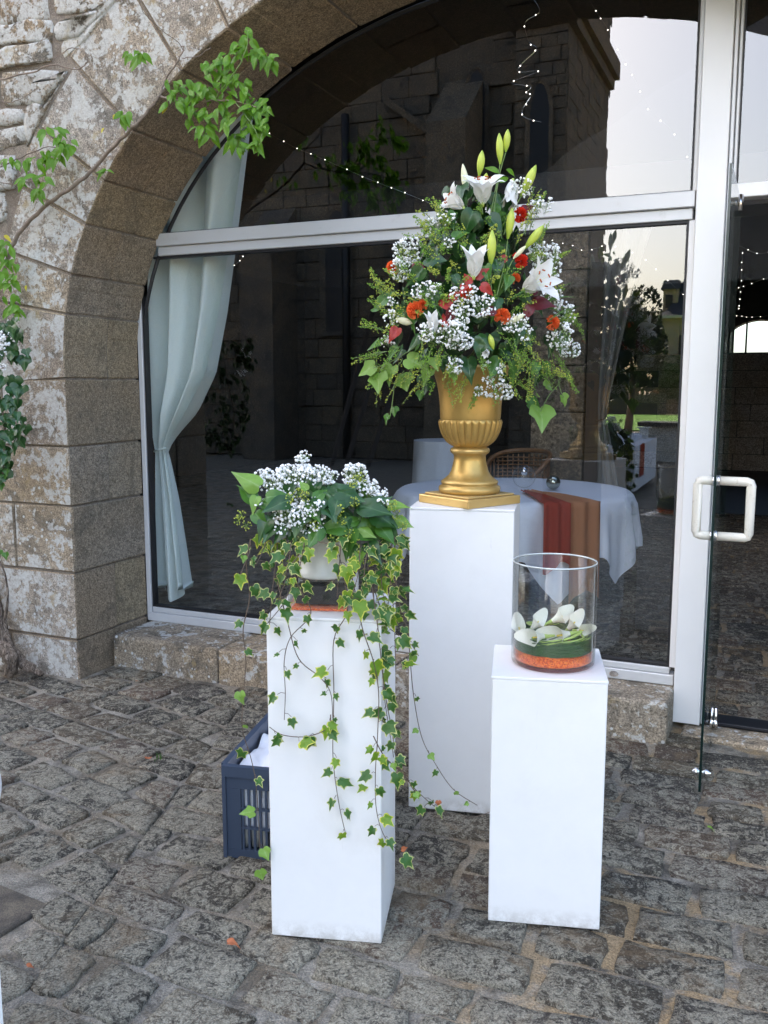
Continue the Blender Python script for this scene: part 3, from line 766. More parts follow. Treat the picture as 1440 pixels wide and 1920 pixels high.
# ================================================================== LEAF / FLOWER MESHES
def leaf_mesh(name, outline, mat, curl=.18, fold=.12, inner=.74, twist=0., wave=.0):
    pts = outline + [(-x, y) for x, y in reversed(outline[1:-1])]
    n = len(pts); cy_ = .38; v = []; rim = []; vein = []
    def z(x, y): return -curl*((y-.2)**2) - curl*.5*x*x + fold*abs(x) + twist*x*y + wave*math.sin(x*9+y*7)
    for s_ in (1., inner, .4):
        for i, p in enumerate(pts):
            x = p[0]*s_; y = cy_+(p[1]-cy_)*s_
            v.append((x, y, z(x, y))); rim.append(1. if s_ == 1. else (.35 if s_ == inner else 0.)); vein.append(.0)
    v.append((0, cy_, z(0, cy_))); rim.append(0.); vein.append(1.)
    tipi = 0
    for i, p in enumerate(pts):
        if abs(p[0]) < 1e-6:
            for k in range(3): vein[k*n+i] = 1.
    f = []
    for k in (0, 1): f += [(k*n+i, k*n+(i+1) % n, (k+1)*n+(i+1) % n, (k+1)*n+i) for i in range(n)]
    f += [(2*n+i, 2*n+(i+1) % n, 3*n) for i in range(n)]
    f = [q[::-1] for q in f]
    return mesh(name, v, f, mat, True, None, {'rim': rim, 'vein': vein})
IVY = [(0, 1.08), (.09, .86), (.18, .66), (.30, .62), (.45, .62), (.39, .47), (.33, .36), (.37, .20), (.34, .08), (.20, .01), (.08, .06), (0, .14)]
IVY3 = [(0, 1.0), (.17, .72), (.27, .56), (.46, .42), (.42, .2), (.32, .04), (.16, -.02), (.05, .04), (0, .1)]
HEART = [(0, 1.05), (.08, .84), (.20, .62), (.30, .42), (.33, .24), (.25, .06), (.12, .0), (0, .06)]
OVAL = [(0, 1.0), (.08, .82), (.17, .6), (.22, .4), (.18, .18), (.07, .04), (0, 0)]
def variants(name, outl, mat):
    return [leaf_mesh(name, outl, mat, c, f_, tw and .74 or .74, tw, wv) for c, f_, tw, wv in ((.25, .2, .1, .03), (.45, .38, .35, .02), (.15, -.25, -.3, .04), (.6, .5, -.25, .03), (.3, .3, -.1, -.04))]
LV = {}
for k, o_, m_ in (('var', IVY, 'ivy_var'), ('yel', IVY, 'ivy_yel'), ('dark3', IVY3, 'ivy_dark'), ('darkh', HEART, 'ivy_dark'), ('midh', HEART, 'ivy_mid'), ('lighth', HEART, 'ivy_light'), ('light5', IVY3, 'ivy_light'), ('mid3', IVY3, 'ivy_mid'), ('vine', OVAL, 'vine_leaf'), ('vine_y', OVAL, 'vine_yel'), ('red', HEART, 'red_leaf'), ('maroon', HEART, 'maroon')):
    LV[k] = variants('ivy_leaf' if m_.startswith('ivy') else 'leaf', o_, M[m_])
def leaf(kind, p, nrm, tip, s_, parent, name='ivy_leaf'):
    return put(name, rnd.choice(LV[kind]), parent, frame(p, nrm, tip, s_))
def rv(a=1.): return Vector((rnd.uniform(-a, a), rnd.uniform(-a, a), rnd.uniform(-a, a)))
TOC = -FW      # towards the visitors' side of the display
def gyp(mb, c, r, n, rf=.0055, stems=None, origin=None):
    c = Vector(c)
    for i in range(n):
        d = rv(); 
        if d.length > 1: d.normalize()
        p = c + Vector((d.x*r[0], d.y*r[1], d.z*r[2])) if isinstance(r, tuple) else c+d*r
        mb.ico(p, rf*rnd.uniform(.45, 1.15), .34, 1, 0)
        if stems is not None and i % 2 == 0:
            q = origin or c-Vector((0, 0, (r[2] if isinstance(r, tuple) else r)*1.2)); q = p+(Vector(q)-p)*.5+rv(.004)
            stems.tube([p, q], .0007, 3, caps=False)
def sprig(mb, base, d, L, dens=34, rf=.0022, droop=0., mi=1):
    base = Vector(base); d = Vector(d).normalized(); pts = []
    for i in range(6):
        t = i/5; pts.append(base + d*L*t + Vector((0, 0, -droop*t*t*L))+rv(.002))
    mb.tube(pts, [.0014*(1-.6*i/5) for i in range(6)], 3, mi=0, caps=False)
    cp = curve_pts(pts, 5)
    for i in range(dens):
        t = .15+.85*rnd.random(); p = cp[int(t*(len(cp)-1))]; rr = .016*(1.1-t)+.003
        a = rv(); a.normalize(); q = p+a*rr*rnd.uniform(.5, 1)
        mb.ico(q, rf*rnd.uniform(.7, 1.3), .2, 0, mi)
        if i % 3 == 0: mb.tube([p, q], .0005, 3, mi=0, caps=False)
def petal_fn(L, W, bend, d0, ax, tilt, cup=.25, ruff=.0):
    # ax: axis, d0: radial direction
    ax = Vector(ax).normalized(); d0 = Vector(d0).normalized(); side = ax.cross(d0)
    def fn(u, v_):
        t = v_; a = tilt + bend*t*t
        # integrate approx
        p = Vector(); n_ = 6
        for k in range(n_): 
            tt = t*(k+.5)/n_; aa = tilt+bend*tt*tt; p += (ax*math.cos(aa)+d0*math.sin(aa))*(L*t/n_)
        w_ = W*math.sin(math.pi*min(1, t*.93+.07))**.8*(1-.25*t); x = (u-.5)*2
        nrm = (ax*math.sin(a)-d0*math.cos(a))
        return p + side*x*w_ - nrm*cup*w_*x*x*-1 + nrm*ruff*math.sin(t*14+u*3)*abs(x)*w_
    return fn
def lily(parent, p, ax, L=.085, opening=1.1, name='lily_flower', rot=0):
    p = Vector(p); ax = Vector(ax).normalized(); o = put(name, mesh(name, *(lambda b: (b.v, b.f))(_tube([Vector(), ax*L*.12], [.004, .007])), M['calla_g'], True), parent, Matrix.Translation(p))
    x0 = ax.orthogonal().normalized(); y0 = ax.cross(x0)
    for k in range(6):
        a = rot+k*math.pi/3; d = x0*math.cos(a)+y0*math.sin(a); wide = k % 2 == 0
        op = opening*rnd.uniform(.85, 1.15)
        b = MB(); fn = petal_fn(L*(1 if wide else .97), L*(.27 if wide else .19), op*1.05, d, ax, .22+.12*op, ruff=.12)
        off = ax*L*.08
        b.grid(lambda u, v_: p+off+fn(u, v_), 6, 9); b.build('petal', M['white_petal'], o, True)
    if opening > .6:
        b = MB()
        for k in range(6):
            a = rot+.5+k*math.pi/3; d = x0*math.cos(a)+y0*math.sin(a); q = p+ax*L*.72+d*L*.2
            b.tube([p+ax*L*.1, p+ax*L*.45+d*L*.06, q], .0009, 4); b.tube([q-d.cross(ax)*.006, q+d.cross(ax)*.006], .0024, 5, mi=1)
        b.build('stamens', [M['cream_bud'], M['anther']], o, True)
    return o
def _tube(pts, rad, n=8):
    b = MB(); b.tube(pts, rad, n); return b
def bud(parent, p, d, L=.085, r=.0125, mat=None, name='lily_bud'):
    prof = [(0, .25), (.12, .5), (.3, .85), (.5, 1.), (.68, .92), (.84, .62), (.95, .28), (1., .04)]
    b = MB(); b.lathe([(max(.04, q)*r, t_*L) for t_, q in prof], 15, fn=lambda rr, z_, a: rr*(1-.13*abs(math.sin(a*1.5))**.5*0+(-.12*(abs(math.cos(1.5*a))**6))))
    return put(name, mesh(name, b.v, b.f, mat or M['bud'], True), parent, frame(p, d, d.orthogonal(), 1))
def carnation(parent, p, nrm, r, mat):
    b = MB(); nrm = Vector(nrm).normalized(); p = Vector(p)
    for i in range(42):
        d = (nrm*rnd.uniform(.15, 1.2)+rv(.95)).normalized(); x = d.orthogonal().normalized(); x.rotate(Matrix.Rotation(rnd.uniform(0, 6.28), 3, d)); y = d.cross(x)
        wv_ = rnd.uniform(0, 6); w_ = r*rnd.uniform(.3, .48)
        b.grid(lambda u, v_: p+d*r*(.25+.8*v_)*(1-.25*abs(u-.5)) + x*(u-.5)*2*w_*(.3+.7*v_) + y*(.13*r*math.sin(u*16+wv_)*v_), 7, 2)
    return b.build('carnation', mat, parent, False, Matrix.Translation(p))

# ================================================================== URN
UC = Vector(((CT.x)-.0, CT.y, ZT)); up_ = at(880, 930, (CT-CAM).dot(FW)-.02); UC = Vector((up_.x, up_.y, ZT))
urn = thing('garden_urn', 'gold painted classical urn with fluted bowl on the tallest pedestal', 'urn', UC, R(62))
uM = WM[urn.name]
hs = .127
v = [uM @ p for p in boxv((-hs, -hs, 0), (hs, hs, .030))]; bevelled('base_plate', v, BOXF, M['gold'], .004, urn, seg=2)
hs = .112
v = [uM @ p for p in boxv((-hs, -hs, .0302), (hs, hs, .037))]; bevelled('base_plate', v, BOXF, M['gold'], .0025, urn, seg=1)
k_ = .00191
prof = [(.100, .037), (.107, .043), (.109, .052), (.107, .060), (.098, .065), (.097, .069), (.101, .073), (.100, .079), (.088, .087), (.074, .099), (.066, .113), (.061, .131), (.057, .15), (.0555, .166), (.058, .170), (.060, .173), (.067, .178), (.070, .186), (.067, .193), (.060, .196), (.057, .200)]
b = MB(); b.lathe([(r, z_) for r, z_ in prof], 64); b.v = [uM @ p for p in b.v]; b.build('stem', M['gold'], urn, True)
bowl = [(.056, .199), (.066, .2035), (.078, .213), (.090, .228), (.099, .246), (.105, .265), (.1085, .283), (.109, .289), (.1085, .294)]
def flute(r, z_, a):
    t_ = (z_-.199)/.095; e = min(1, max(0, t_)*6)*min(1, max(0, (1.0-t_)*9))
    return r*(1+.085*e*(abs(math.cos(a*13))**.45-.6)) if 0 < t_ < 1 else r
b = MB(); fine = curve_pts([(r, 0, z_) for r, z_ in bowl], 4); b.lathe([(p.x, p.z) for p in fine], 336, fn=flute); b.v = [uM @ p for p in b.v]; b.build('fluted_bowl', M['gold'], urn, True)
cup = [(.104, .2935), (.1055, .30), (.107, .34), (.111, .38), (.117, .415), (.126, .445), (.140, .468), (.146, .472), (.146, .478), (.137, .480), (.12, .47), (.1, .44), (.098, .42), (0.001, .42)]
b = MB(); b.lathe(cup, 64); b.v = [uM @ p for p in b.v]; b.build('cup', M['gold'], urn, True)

# ================================================================== BIG BOUQUET
DB = (UC-CAM).dot(FW)
bq = thing('flower_arrangement', 'tall bouquet of white lilies, orange carnations and ivy in the gold urn', 'flower arrangement', UC+Vector((0, 0, .42)))
BC = UC+Vector((0, 0, .62))
sil = [(330, 40), (380, 66), (430, 95), (480, 118), (530, 150), (580, 165), (630, 170), (680, 150), (715, 95)]
def silr(py):
    if py <= sil[0][0]: return sil[0][1]
    for a, c in zip(sil, sil[1:]):
        if py <= c[0]: return a[1]+(c[1]-a[1])*(py-a[0])/(c[0]-a[0])
    return sil[-1][1]
def bp(px, py, lift=0.0):       # a point on the bouquet's rounded front
    r = silr(py); q = max(-1, min(1, (px-882)/(r+8))); return at(px, py, DB-.00185*r*math.sqrt(1-q*q)*.8-lift)
# hidden foliage mass: leaves in all directions
cnt = 0
for i in range(170):
    py = rnd.uniform(345, 715); a = rnd.uniform(0, 2*math.pi); r = silr(py)*.00185*rnd.uniform(.5, .98)
    c = at(882, py, DB); c = Vector((UC.x, UC.y, c.z)); d = Vector((math.cos(a), math.sin(a), 0))
    p = c+d*r
    kind = rnd.choice(['darkh', 'darkh', 'dark3', 'dark3', 'midh'])
    leaf(kind, p, d+rv(.5)+Vector((0, 0, .35)), Vector((0, 0, -1))+rv(.7), rnd.uniform(.05, .085), bq)
core_ = MB()
for i in range(150):
    py = rnd.uniform(380, 700); a = rnd.uniform(0, 6.28); r = silr(py)*.00185*rnd.uniform(0, .72); c = at(882, py, DB); p = Vector((UC.x+math.cos(a)*r, UC.y+math.sin(a)*r, c.z))
    q = frame(p, rv(), rv(), rnd.uniform(.05, .08)); me = LV['dark3'][i % 4]; core_.add([q @ v_.co for v_ in me.vertices], [tuple(f_.vertices) for f_ in me.polygons])
tag(core_.build('inner_foliage', M['ivy_dark'], bq, True), kind='stuff')
# chosen large leaves  (px,py,size,kind,tipangle deg clockwise from up)
for (px, py, s_, kind, ang) in [(880, 415, .10, 'darkh', 200), (925, 420, .085, 'darkh', 150), (930, 385, .06, 'midh', 10), (816, 452, .075, 'darkh', 250), (812, 487, .075, 'ivyb', 100), (700, 570, .07, 'midh', 300), (722, 560, .08, 'midh', 40),
      (900, 655, .075, 'darkh', 180), (880, 690, .09, 'darkh', 170), (905, 640, .07, 'darkh', 140), (850, 700, .05, 'light5', 170), (690, 690, .075, 'light5', 250), (715, 715, .085, 'light5', 170), (735, 700, .075, 'light5', 190), (760, 715, .08, 'light5', 160), (775, 680, .075, 'light5', 120), (805, 705, .065, 'light5', 200), (790, 740, .04, 'mid3', 180), (740, 770, .04, 'mid3', 170), (728, 785, .04, 'mid3', 200),
      (1010, 783, .105, 'light5', 185), (1003, 757, .08, 'mid3', 90), (1058, 748, .05, 'light5', 150), (1030, 720, .05, 'light5', 60), (1000, 690, .06, 'midh', 200), (1045, 650, .07, 'midh', 140), (1060, 630, .06, 'darkh', 90), (985, 640, .07, 'darkh', 160), (960, 690, .06, 'midh', 170), (945, 335, .05, 'vine', 60), (925, 318, .05, 'vine', 300), (960, 320, .05, 'vine', 100), (790, 590, .06, 'darkh', 230), (745, 590, .06, 'midh', 250), (780, 640, .07, 'darkh', 210), (820, 560, .06, 'darkh', 180), (930, 500, .07, 'darkh', 180), (950, 530, .06, 'midh', 200), (855, 525, .05, 'darkh', 160), (860, 440, .06, 'midh', 60), (930, 570, .06, 'darkh', 200), (985, 560, .07, 'darkh', 130), (700, 640, .06, 'midh', 250), (740, 660, .06, 'midh', 210), (1020, 690, .06, 'midh', 180), (818, 680, .05, 'light5', 160)]:
    if kind == 'ivyb': kind = 'dark3'
    a = R(ang); tip = RT*math.sin(a)+UP*math.cos(a)
    off = silr(py) if abs(px-882) > silr(py) else 0
    p = bp(px, py, .02) - tip*s_*.4
    leaf(kind, p, TOC*1.0+UP*.55+rv(.3)+RT*((px-882)/260), tip, s_, bq)
tw = MB()
for path in ([(1030, 650), (1040, 690), (1050, 715), (1030, 740), (1012, 775)], [(1046, 712), (1052, 735), (1058, 745)], [(790, 630), (788, 670), (765, 700), (755, 712)], [(792, 640), (800, 690), (803, 705)], [(700, 690), (730, 680), (780, 650)], [(740, 715), (735, 760), (730, 785)]):
    tw.tube(curve_pts([bp(x, y, .03) for x, y in path], 4), .0016, 5)
tag(tw.build('trailing_stems', M['stem'], bq, True), kind='stuff')
for (px, py, s_, kind, ang) in [(898, 515, .055, 'red', 60), (878, 525, .05, 'red', 350), (908, 540, .055, 'red', 120), (838, 570, .06, 'red', 300), (850, 555, .05, 'red', 40), (742, 622, .06, 'red', 210), (833, 605, .05, 'red', 0), (1010, 570, .08, 'maroon', 100), (992, 580, .06, 'maroon', 200), (920, 582, .06, 'maroon', 250), (845, 588, .055, 'maroon', 200), (985, 392, .05, 'maroon', 60), (780, 500, .05, 'maroon', 100), (1000, 545, .05, 'maroon', 40), (870, 540, .04, 'red', 200), (945, 485, .04, 'red', 270)]:
    a = R(ang); tip = RT*math.sin(a)+UP*math.cos(a); leaf(kind, bp(px, py, .035)-tip*s_*.3, TOC+UP*.3+rv(.3), tip, s_, bq, 'red_leaf' if kind == 'red' else 'maroon_leaf')
for (px, py, s_, mm) in [(975, 403, .024, 'carn_r'), (737, 502, .022, 'carn_o'), (977, 490, .022, 'carn_r'), (965, 522, .017, 'carn_o'), (875, 549, .020, 'carn_r'), (779, 582, .027, 'carn_o'), (941, 593, .025, 'carn_o'), (1035, 605, .023, 'carn_o'), (793, 572, .017, 'carn_o'), (968, 482, .014, 'carn_r')]:
    carnation(bq, bp(px, py, .025), TOC+RT*((px-882)/220)+UP*.25, s_*1.08, M[mm])
X = RT
lily(bq, bp(905, 388, .02), UP*.9+TOC*.35-X*.05, .125, 1.35)
lily(bq, bp(872, 392, .0), UP*.45-X*.8+TOC*.3, .095, 1.0, rot=.5)
lily(bq, bp(962, 335, .03), -UP*.95+TOC*.2-X*.15, .10, .3, rot=.2)
lily(bq, bp(888, 525, .03), UP*.95+TOC*.35, .11, .55, rot=.3)
lily(bq, bp(978, 545, .02), X*.6+TOC*.65+UP*.3, .135, 1.0, rot=.1)
lily(bq, bp(814, 628, .03), UP*.9+TOC*.3-X*.15, .075, .3, rot=.4)
lily(bq, bp(915, 655, .03), -UP*.3+TOC*.5-X*.2, .04, .3, rot=.4)
for (x0, y0, x1, y1, r, mm) in [(938, 308, 936, 252, .0118, 'bud'), (948, 285, 952, 244, .011, 'bud'), (898, 330, 904, 284, .012, 'bud'), (876, 372, 868, 310, .0115, 'cream_bud'), (977, 368, 1004, 312, .0145, 'bud'), (952, 448, 960, 392, .0125, 'bud'), (920, 498, 923, 434, .0135, 'bud'), (984, 466, 1018, 424, .0125, 'bud'), (742, 598, 772, 606, .011, 'cream_bud'), (955, 605, 982, 590, .009, 'cream_bud'), (925, 655, 918, 628, .009, 'bud'), (908, 345, 912, 325, .008, 'bud'), (962, 485, 985, 462, .007, 'cream_bud'), (1060, 0, 0, 0, 0, None)]:
    if mm is None: continue
    p = bp(x0, y0, .035) if y0 > 380 else at(x0, y0, DB-.03); q = at(x1, y1, (p-CAM).dot(FW)-.01); bud(bq, p, q-p, (q-p).length*1.05, r*1.12, M[mm])
st_ = MB()
for path in ([(938, 306), (932, 340), (920, 400)], [(948, 286), (936, 330), (925, 400)], [(898, 330), (905, 400)], [(977, 368), (960, 400), (945, 440)], [(952, 448), (945, 500), (930, 560)], [(920, 498), (922, 560)], [(984, 466), (960, 490), (940, 540)]):
    st_.tube(curve_pts([at(x, y, DB-.03) if y < 380 else bp(x, y, .02) for x, y in path], 4), .002, 5)
st_.build('bud_stems', M['stem'], bq, True)
gy = MB(); gs = MB()
for (px, py, rx, rz_, n) in [(765, 470, 30, 24, 85), (752, 505, 18, 22, 45), (975, 352, 24, 18, 40), (1025, 492, 30, 38, 110), (1012, 470, 24, 14, 30), (800, 545, 30, 16, 45), (845, 455, 10, 9, 10), (870, 552, 26, 18, 45), (905, 575, 22, 22, 40), (862, 590, 20, 20, 45), (828, 622, 48, 20, 120), (860, 640, 26, 16, 50), (965, 605, 24, 18, 45), (1058, 590, 20, 24, 40), (1050, 630, 24, 26, 55), (1068, 655, 22, 16, 40), (735, 600, 14, 18, 22), (727, 640, 10, 12, 12), (850, 685, 18, 16, 28), (925, 700, 24, 24, 45), (940, 735, 24, 14, 40), (905, 735, 16, 12, 20), (1035, 560, 20, 20, 40), (735, 565, 8, 8, 8), (985, 625, 14, 14, 18), (1015, 385, 24, 16, 30), (825, 412, 36, 10, 26)]:
    c = bp(px, py, .035); gyp(gy, c, (rx*.00185, .035, rz_*.00185), int(n*2.2), .0044, gs)
tag(gy.build('gypsophila_florets', M['floret'], bq, False), kind='stuff'); tag(gs.build('gypsophila_stems', M['stem'], bq), kind='stuff')
sp = MB()
for i in range(150):
    py = rnd.uniform(395, 720); side = rnd.choice((-1, 1)); r = silr(py)
    px = 882+side*r*rnd.uniform(.1, 1.02); p = bp(px, py, .015)
    d = RT*((px-882)/170)+TOC*.4+UP*(.55 if py < 600 else -.3)+rv(.35)
    sprig(sp, p, d, rnd.uniform(.05, .09), 26, .0024, .3 if py < 600 else .5, rnd.choice((1, 1, 2)))
for (x0, y0, x1, y1) in [(835, 470, 790, 400), (850, 440, 815, 380), (840, 450, 820, 368), (820, 500, 790, 440), (990, 430, 1020, 360), (985, 440, 1005, 350), (1000, 480, 1030, 410), (745, 560, 698, 522), (740, 600, 695, 548), (720, 660, 668, 668), (730, 680, 690, 720), (1050, 600, 1085, 590), (1055, 570, 1090, 620), (1000, 680, 990, 740), (1010, 690, 1070, 700), (985, 650, 965, 700), (870, 470, 860, 410), (700, 650, 706, 740), (1040, 660, 1075, 720), (720, 620, 680, 600), (725, 560, 700, 500), (900, 720, 880, 760), (880, 700, 855, 740), (1025, 500, 1060, 470)]:
    for k in range(3):
        p = bp(x0+rnd.uniform(-8, 8), y0, .0); q = at(x1+rnd.uniform(-9, 9), y1+rnd.uniform(-9, 9), (p-CAM).dot(FW)+rnd.uniform(-.03, .03)); sprig(sp, p, q-p, (q-p).length*1.05, 44, .0023, .12, rnd.choice((1, 2)))
tag(sp.build('green_filler', [M['stem'], M['spray'], M['spray2']], bq), kind='stuff')
gb_ = MB()
for (x0, y0, x1, y1) in [(1020, 560, 1078, 530), (1025, 565, 1085, 560), (960, 560, 1000, 545), (1020, 575, 1070, 600), (830, 600, 800, 560), (780, 500, 830, 505), (790, 490, 760, 520), (780, 505, 825, 520), (1030, 600, 1090, 575)]:
    p = bp(x0, y0, .03); q = at(x1, y1, (p-CAM).dot(FW)-.02); gb_.grid(lambda u, v_: p+(q-p)*v_+UP*((u-.5)*.007*(1-v_)+.01*math.sin(v_*3)), 1, 6)
tag(gb_.build('grass_blades', M['ivy_mid'], bq), kind='stuff')

# ================================================================== LEFT ARRANGEMENT
DL = (CL-CAM).dot(FW)
c0 = at(608, 1120, DL-.0); PC = Vector((c0.x, c0.y, ZL))
rz = R(15.7)
ris = thing('glass_riser', 'low square clear glass vase with orange grit under the ivy pot', 'vase', PC, rz); rm = WM[ris.name]
s2 = .082; hr = .075
b = MB()
for (a, c) in (((-s2, -s2, 0), (s2, -s2+.004, hr)), ((-s2, s2-.004, 0), (s2, s2, hr)), ((-s2, -s2+.004, 0), (-s2+.004, s2-.004, hr)), ((s2-.004, -s2+.004, 0), (s2, s2-.004, hr))): b.box(a, c)
b.box((-s2, -s2, hr), (s2, s2, hr+.006)); b.v = [rm @ p for p in b.v]; b.build('glass_wall', M['vase_glass'], ris)
b = MB(); b.box((-s2+.006, -s2+.006, .001), (s2-.006, s2-.006, .007)); b.v = [rm @ p for p in b.v]; b.build('orange_grit', M['sand'], ris)
b = MB(); b.box((-s2+.014, -s2+.03, .0125), (s2-.014, s2-.014, .062)); b.v = [rm @ p for p in b.v]; b.build('dark_inner_block', M['iron'], ris)  # dark block inside the glass walls
ZP = ZL+hr+.007
la = thing('potted_ivy', 'white pot of trailing variegated ivy topped with gypsophila on the medium pedestal', 'potted plant', (PC.x, PC.y, ZP))
pm = WM[la.name]
b = MB(); b.lathe([(.001, .0), (.066, .0), (.071, .004), (.071, .016), (.066, .020), (.070, .06), (.080, .115), (.084, .128), (.090, .130), (.092, .150), (.088, .152), (.084, .14), (.001, .135)], 48); b.v = [pm @ p for p in b.v]; b.build('pot', M['pot'], la, True)
def lp(px, py, lift=0.0):
    q = max(-1, min(1, (px-610)/180)); return at(px, py, DL-.16*math.sqrt(1-q*q)*.7-lift)
# foliage dome
for i in range(90):
    a = rnd.uniform(0, 6.28); zz = rnd.uniform(.13, .27); r = .15*math.sqrt(max(.05, 1-((zz-.15)/.17)**2))*rnd.uniform(.6, 1.1)
    d = Vector((math.cos(a), math.sin(a), 0)); p = Vector((PC.x, PC.y, ZP+zz))+d*r
    leaf(rnd.choice(['darkh', 'dark3', 'midh', 'darkh']), p, d+UP*.7+rv(.4), d-UP*.5+rv(.5), rnd.uniform(.05, .085), la)
for (px, py, s_, kind, ang) in [(465, 900, .085, 'lighth', 300), (465, 925, .07, 'midh', 330), (480, 945, .05, 'lighth', 190), (500, 940, .075, 'midh', 280), (520, 930, .07, 'midh', 80), (525, 955, .08, 'darkh', 230), (500, 990, .07, 'darkh', 200), (490, 975, .06, 'midh', 140), (510, 1000, .06, 'darkh', 200),
     (640, 915, .085, 'dark3', 50), (610, 915, .075, 'darkh', 330), (655, 930, .08, 'dark3', 110), (630, 955, .07, 'darkh', 190), (700, 960, .095, 'darkh', 110), (705, 935, .075, 'darkh', 60), (720, 975, .085, 'dark3', 120), (690, 995, .10, 'ivym', 95), (625, 990, .085, 'midh', 265), (655, 1015, .085, 'midh', 190), (745, 950, .065, 'lighth', 85), (755, 980, .055, 'lighth', 120), (685, 1000, .055, 'lighth', 130), (677, 1045, .05, 'lighth', 180), (720, 1005, .07, 'midh', 150), (700, 1035, .07, 'darkh', 150), (665, 975, .05, 'midh', 60), (600, 955, .06, 'darkh', 200), (590, 970, .05, 'midh', 150), (575, 960, .05, 'midh', 240), (735, 1000, .06, 'darkh', 140), (600, 925, .05, 'midh', 40), (570, 910, .035, 'lighth', 330)]:
    if kind == 'ivym': kind = 'midh'
    a = R(ang); tip = RT*math.sin(a)+UP*math.cos(a); leaf(kind, lp(px, py, .03)-tip*s_*.45, TOC*.9+UP*.6+rv(.3), tip, s_, la)
gy = MB(); gs = MB()
for (px, py, rx, rz_, n) in [(568, 856, 10, 12, 16), (555, 895, 50, 26, 170), (515, 905, 36, 20, 60), (590, 890, 36, 20, 60), (615, 895, 20, 14, 25), (665, 890, 24, 22, 60), (690, 915, 20, 18, 45), (712, 925, 12, 12, 16), (545, 965, 36, 24, 90), (575, 975, 36, 26, 80), (590, 950, 28, 16, 40), (545, 930, 30, 20, 60), (495, 890, 14, 12, 16), (535, 990, 18, 12, 25), (720, 940, 10, 8, 10), (490, 940, 8, 8, 5)]:
    gyp(gy, lp(px, py, .02 if py > 930 else -.04), (rx*.0014, .035, rz_*.0014), int(n*2.5), .0040, gs)
tag(gy.build('gypsophila_florets', M['floret'], la, False), kind='stuff'); tag(gs.build('gypsophila_stems', M['stem'], la), kind='stuff')
bl = MB()      # ivy berries: umbels
for (px, py) in [(447, 975), (462, 985), (452, 965), (560, 925), (545, 935), (572, 930), (640, 955), (655, 1000), (665, 1010), (680, 1030), (690, 1055), (670, 900), (680, 895), (660, 905), (745, 965), (755, 985), (640, 975), (625, 1010), (735, 945), (665, 940), (590, 985)]:
    c = lp(px, py, .045)
    for i in range(16):
        d = rv(); d.normalize(); q = c+d*.013; bl.tube([c, q], .0006, 3, caps=False); bl.ico(q, .0022, .1, 1, 1)
tag(bl.build('ivy_berries', [M['stem'], M['spray2']], la, True), kind='stuff')
# trailing strands: (points px,py,lift-from-depth), leaf kinds
DF = 2.245
def strand(pts, kinds, n, s_=.034, side=.02, rad=.0016, ends=True, off=(0, 0)):
    P3 = curve_pts([at(x, y, d) for x, y, d in pts], 6)
    b = MB(); b.tube(P3, [rad*(1-.4*i/len(P3)) for i in range(len(P3))], 5, mi=0)
    lv = []
    for i in range(n):
        t = (i+.7)/n*(1 if ends else .97); k = min(len(P3)-1, int(t*(len(P3)-1))); p = P3[k]; sd_ = 1 if i % 2 else -1
        q = p+RT*sd_*rnd.uniform(.1, 1)*side+TOC*rnd.uniform(.0, .012)+UP*rnd.uniform(-.012, .006)
        b.tube([p, (p+q)/2+UP*.004, q], .0007, 4); lv.append((q, sd_))
    so_ = b.build('trailing_stem', M['stem_brown'], la, True)
    for q, sd_ in lv:
        tip = Vector((0, 0, -1))*rnd.uniform(.5, 1)+RT*sd_*rnd.uniform(-.1, .9)+rv(.15)
        put('ivy_leaf', rnd.choice(LV[rnd.choice(kinds)]), so_, frame(q, TOC+UP*rnd.uniform(.0, .9)+rv(.75), tip, s_*rnd.choice((.6, .8, 1, 1.1, 1.3))*rnd.uniform(.85, 1.15)))
V = ['var']; VY = ['var', 'var', 'yel']
# front of the pedestal
strand([(540, 1040, 2.30), (560, 1100, 2.26), (583, 1150, 2.25), (545, 1195, DF), (533, 1240, DF), (535, 1300, DF), (533, 1350, DF)], V, 8, .030, .022)
strand([(520, 1090, 2.27), (540, 1170, DF), (560, 1235, DF), (600, 1270, DF), (620, 1300, DF), (624, 1350, DF)], V, 6, .030, .018)
strand([(636, 1040, 2.28), (648, 1100, 2.25), (650, 1150, DF), (626, 1200, DF), (626, 1300, DF), (624, 1400, DF), (627, 1450, DF), (636, 1510, DF), (647, 1560, DF)], VY, 15, .036, .014)
strand([(620, 1340, DF-.005), (615, 1365, DF-.005), (575, 1381, DF-.005), (530, 1378, DF-.005), (505, 1363, DF-.005)], VY, 6, .034, .01)
strand([(655, 1060, 2.28), (668, 1120, 2.25), (680, 1180, 2.235), (700, 1240, 2.22), (710, 1300, 2.22), (708, 1380, 2.22), (704, 1450, 2.22), (706, 1520, 2.22), (722, 1570, 2.23), (750, 1597, 2.27)], VY, 22, .038, .018)
strand([(690, 1060, 2.30), (705, 1150, 2.26), (714, 1230, 2.24), (722, 1300, 2.26), (735, 1370, 2.28), (745, 1430, 2.30), (770, 1470, 2.31), (800, 1500, 2.33), (815, 1512, 2.33)], V, 16, .036, .02)
strand([(720, 1050, 2.33), (745, 1120, 2.36), (765, 1185, 2.38), (768, 1220, 2.38), (775, 1300, 2.38), (790, 1380, 2.38), (815, 1430, 2.38), (850, 1480, 2.38), (895, 1510, 2.38)], ['light5', 'light5', 'var'], 11, .022, .012)
strand([(700, 1100, 2.30), (725, 1170, 2.3), (748, 1190, 2.33), (772, 1210, 2.35), (785, 1230, 2.36)], ['yel', 'light5', 'var'], 7, .03, .012)
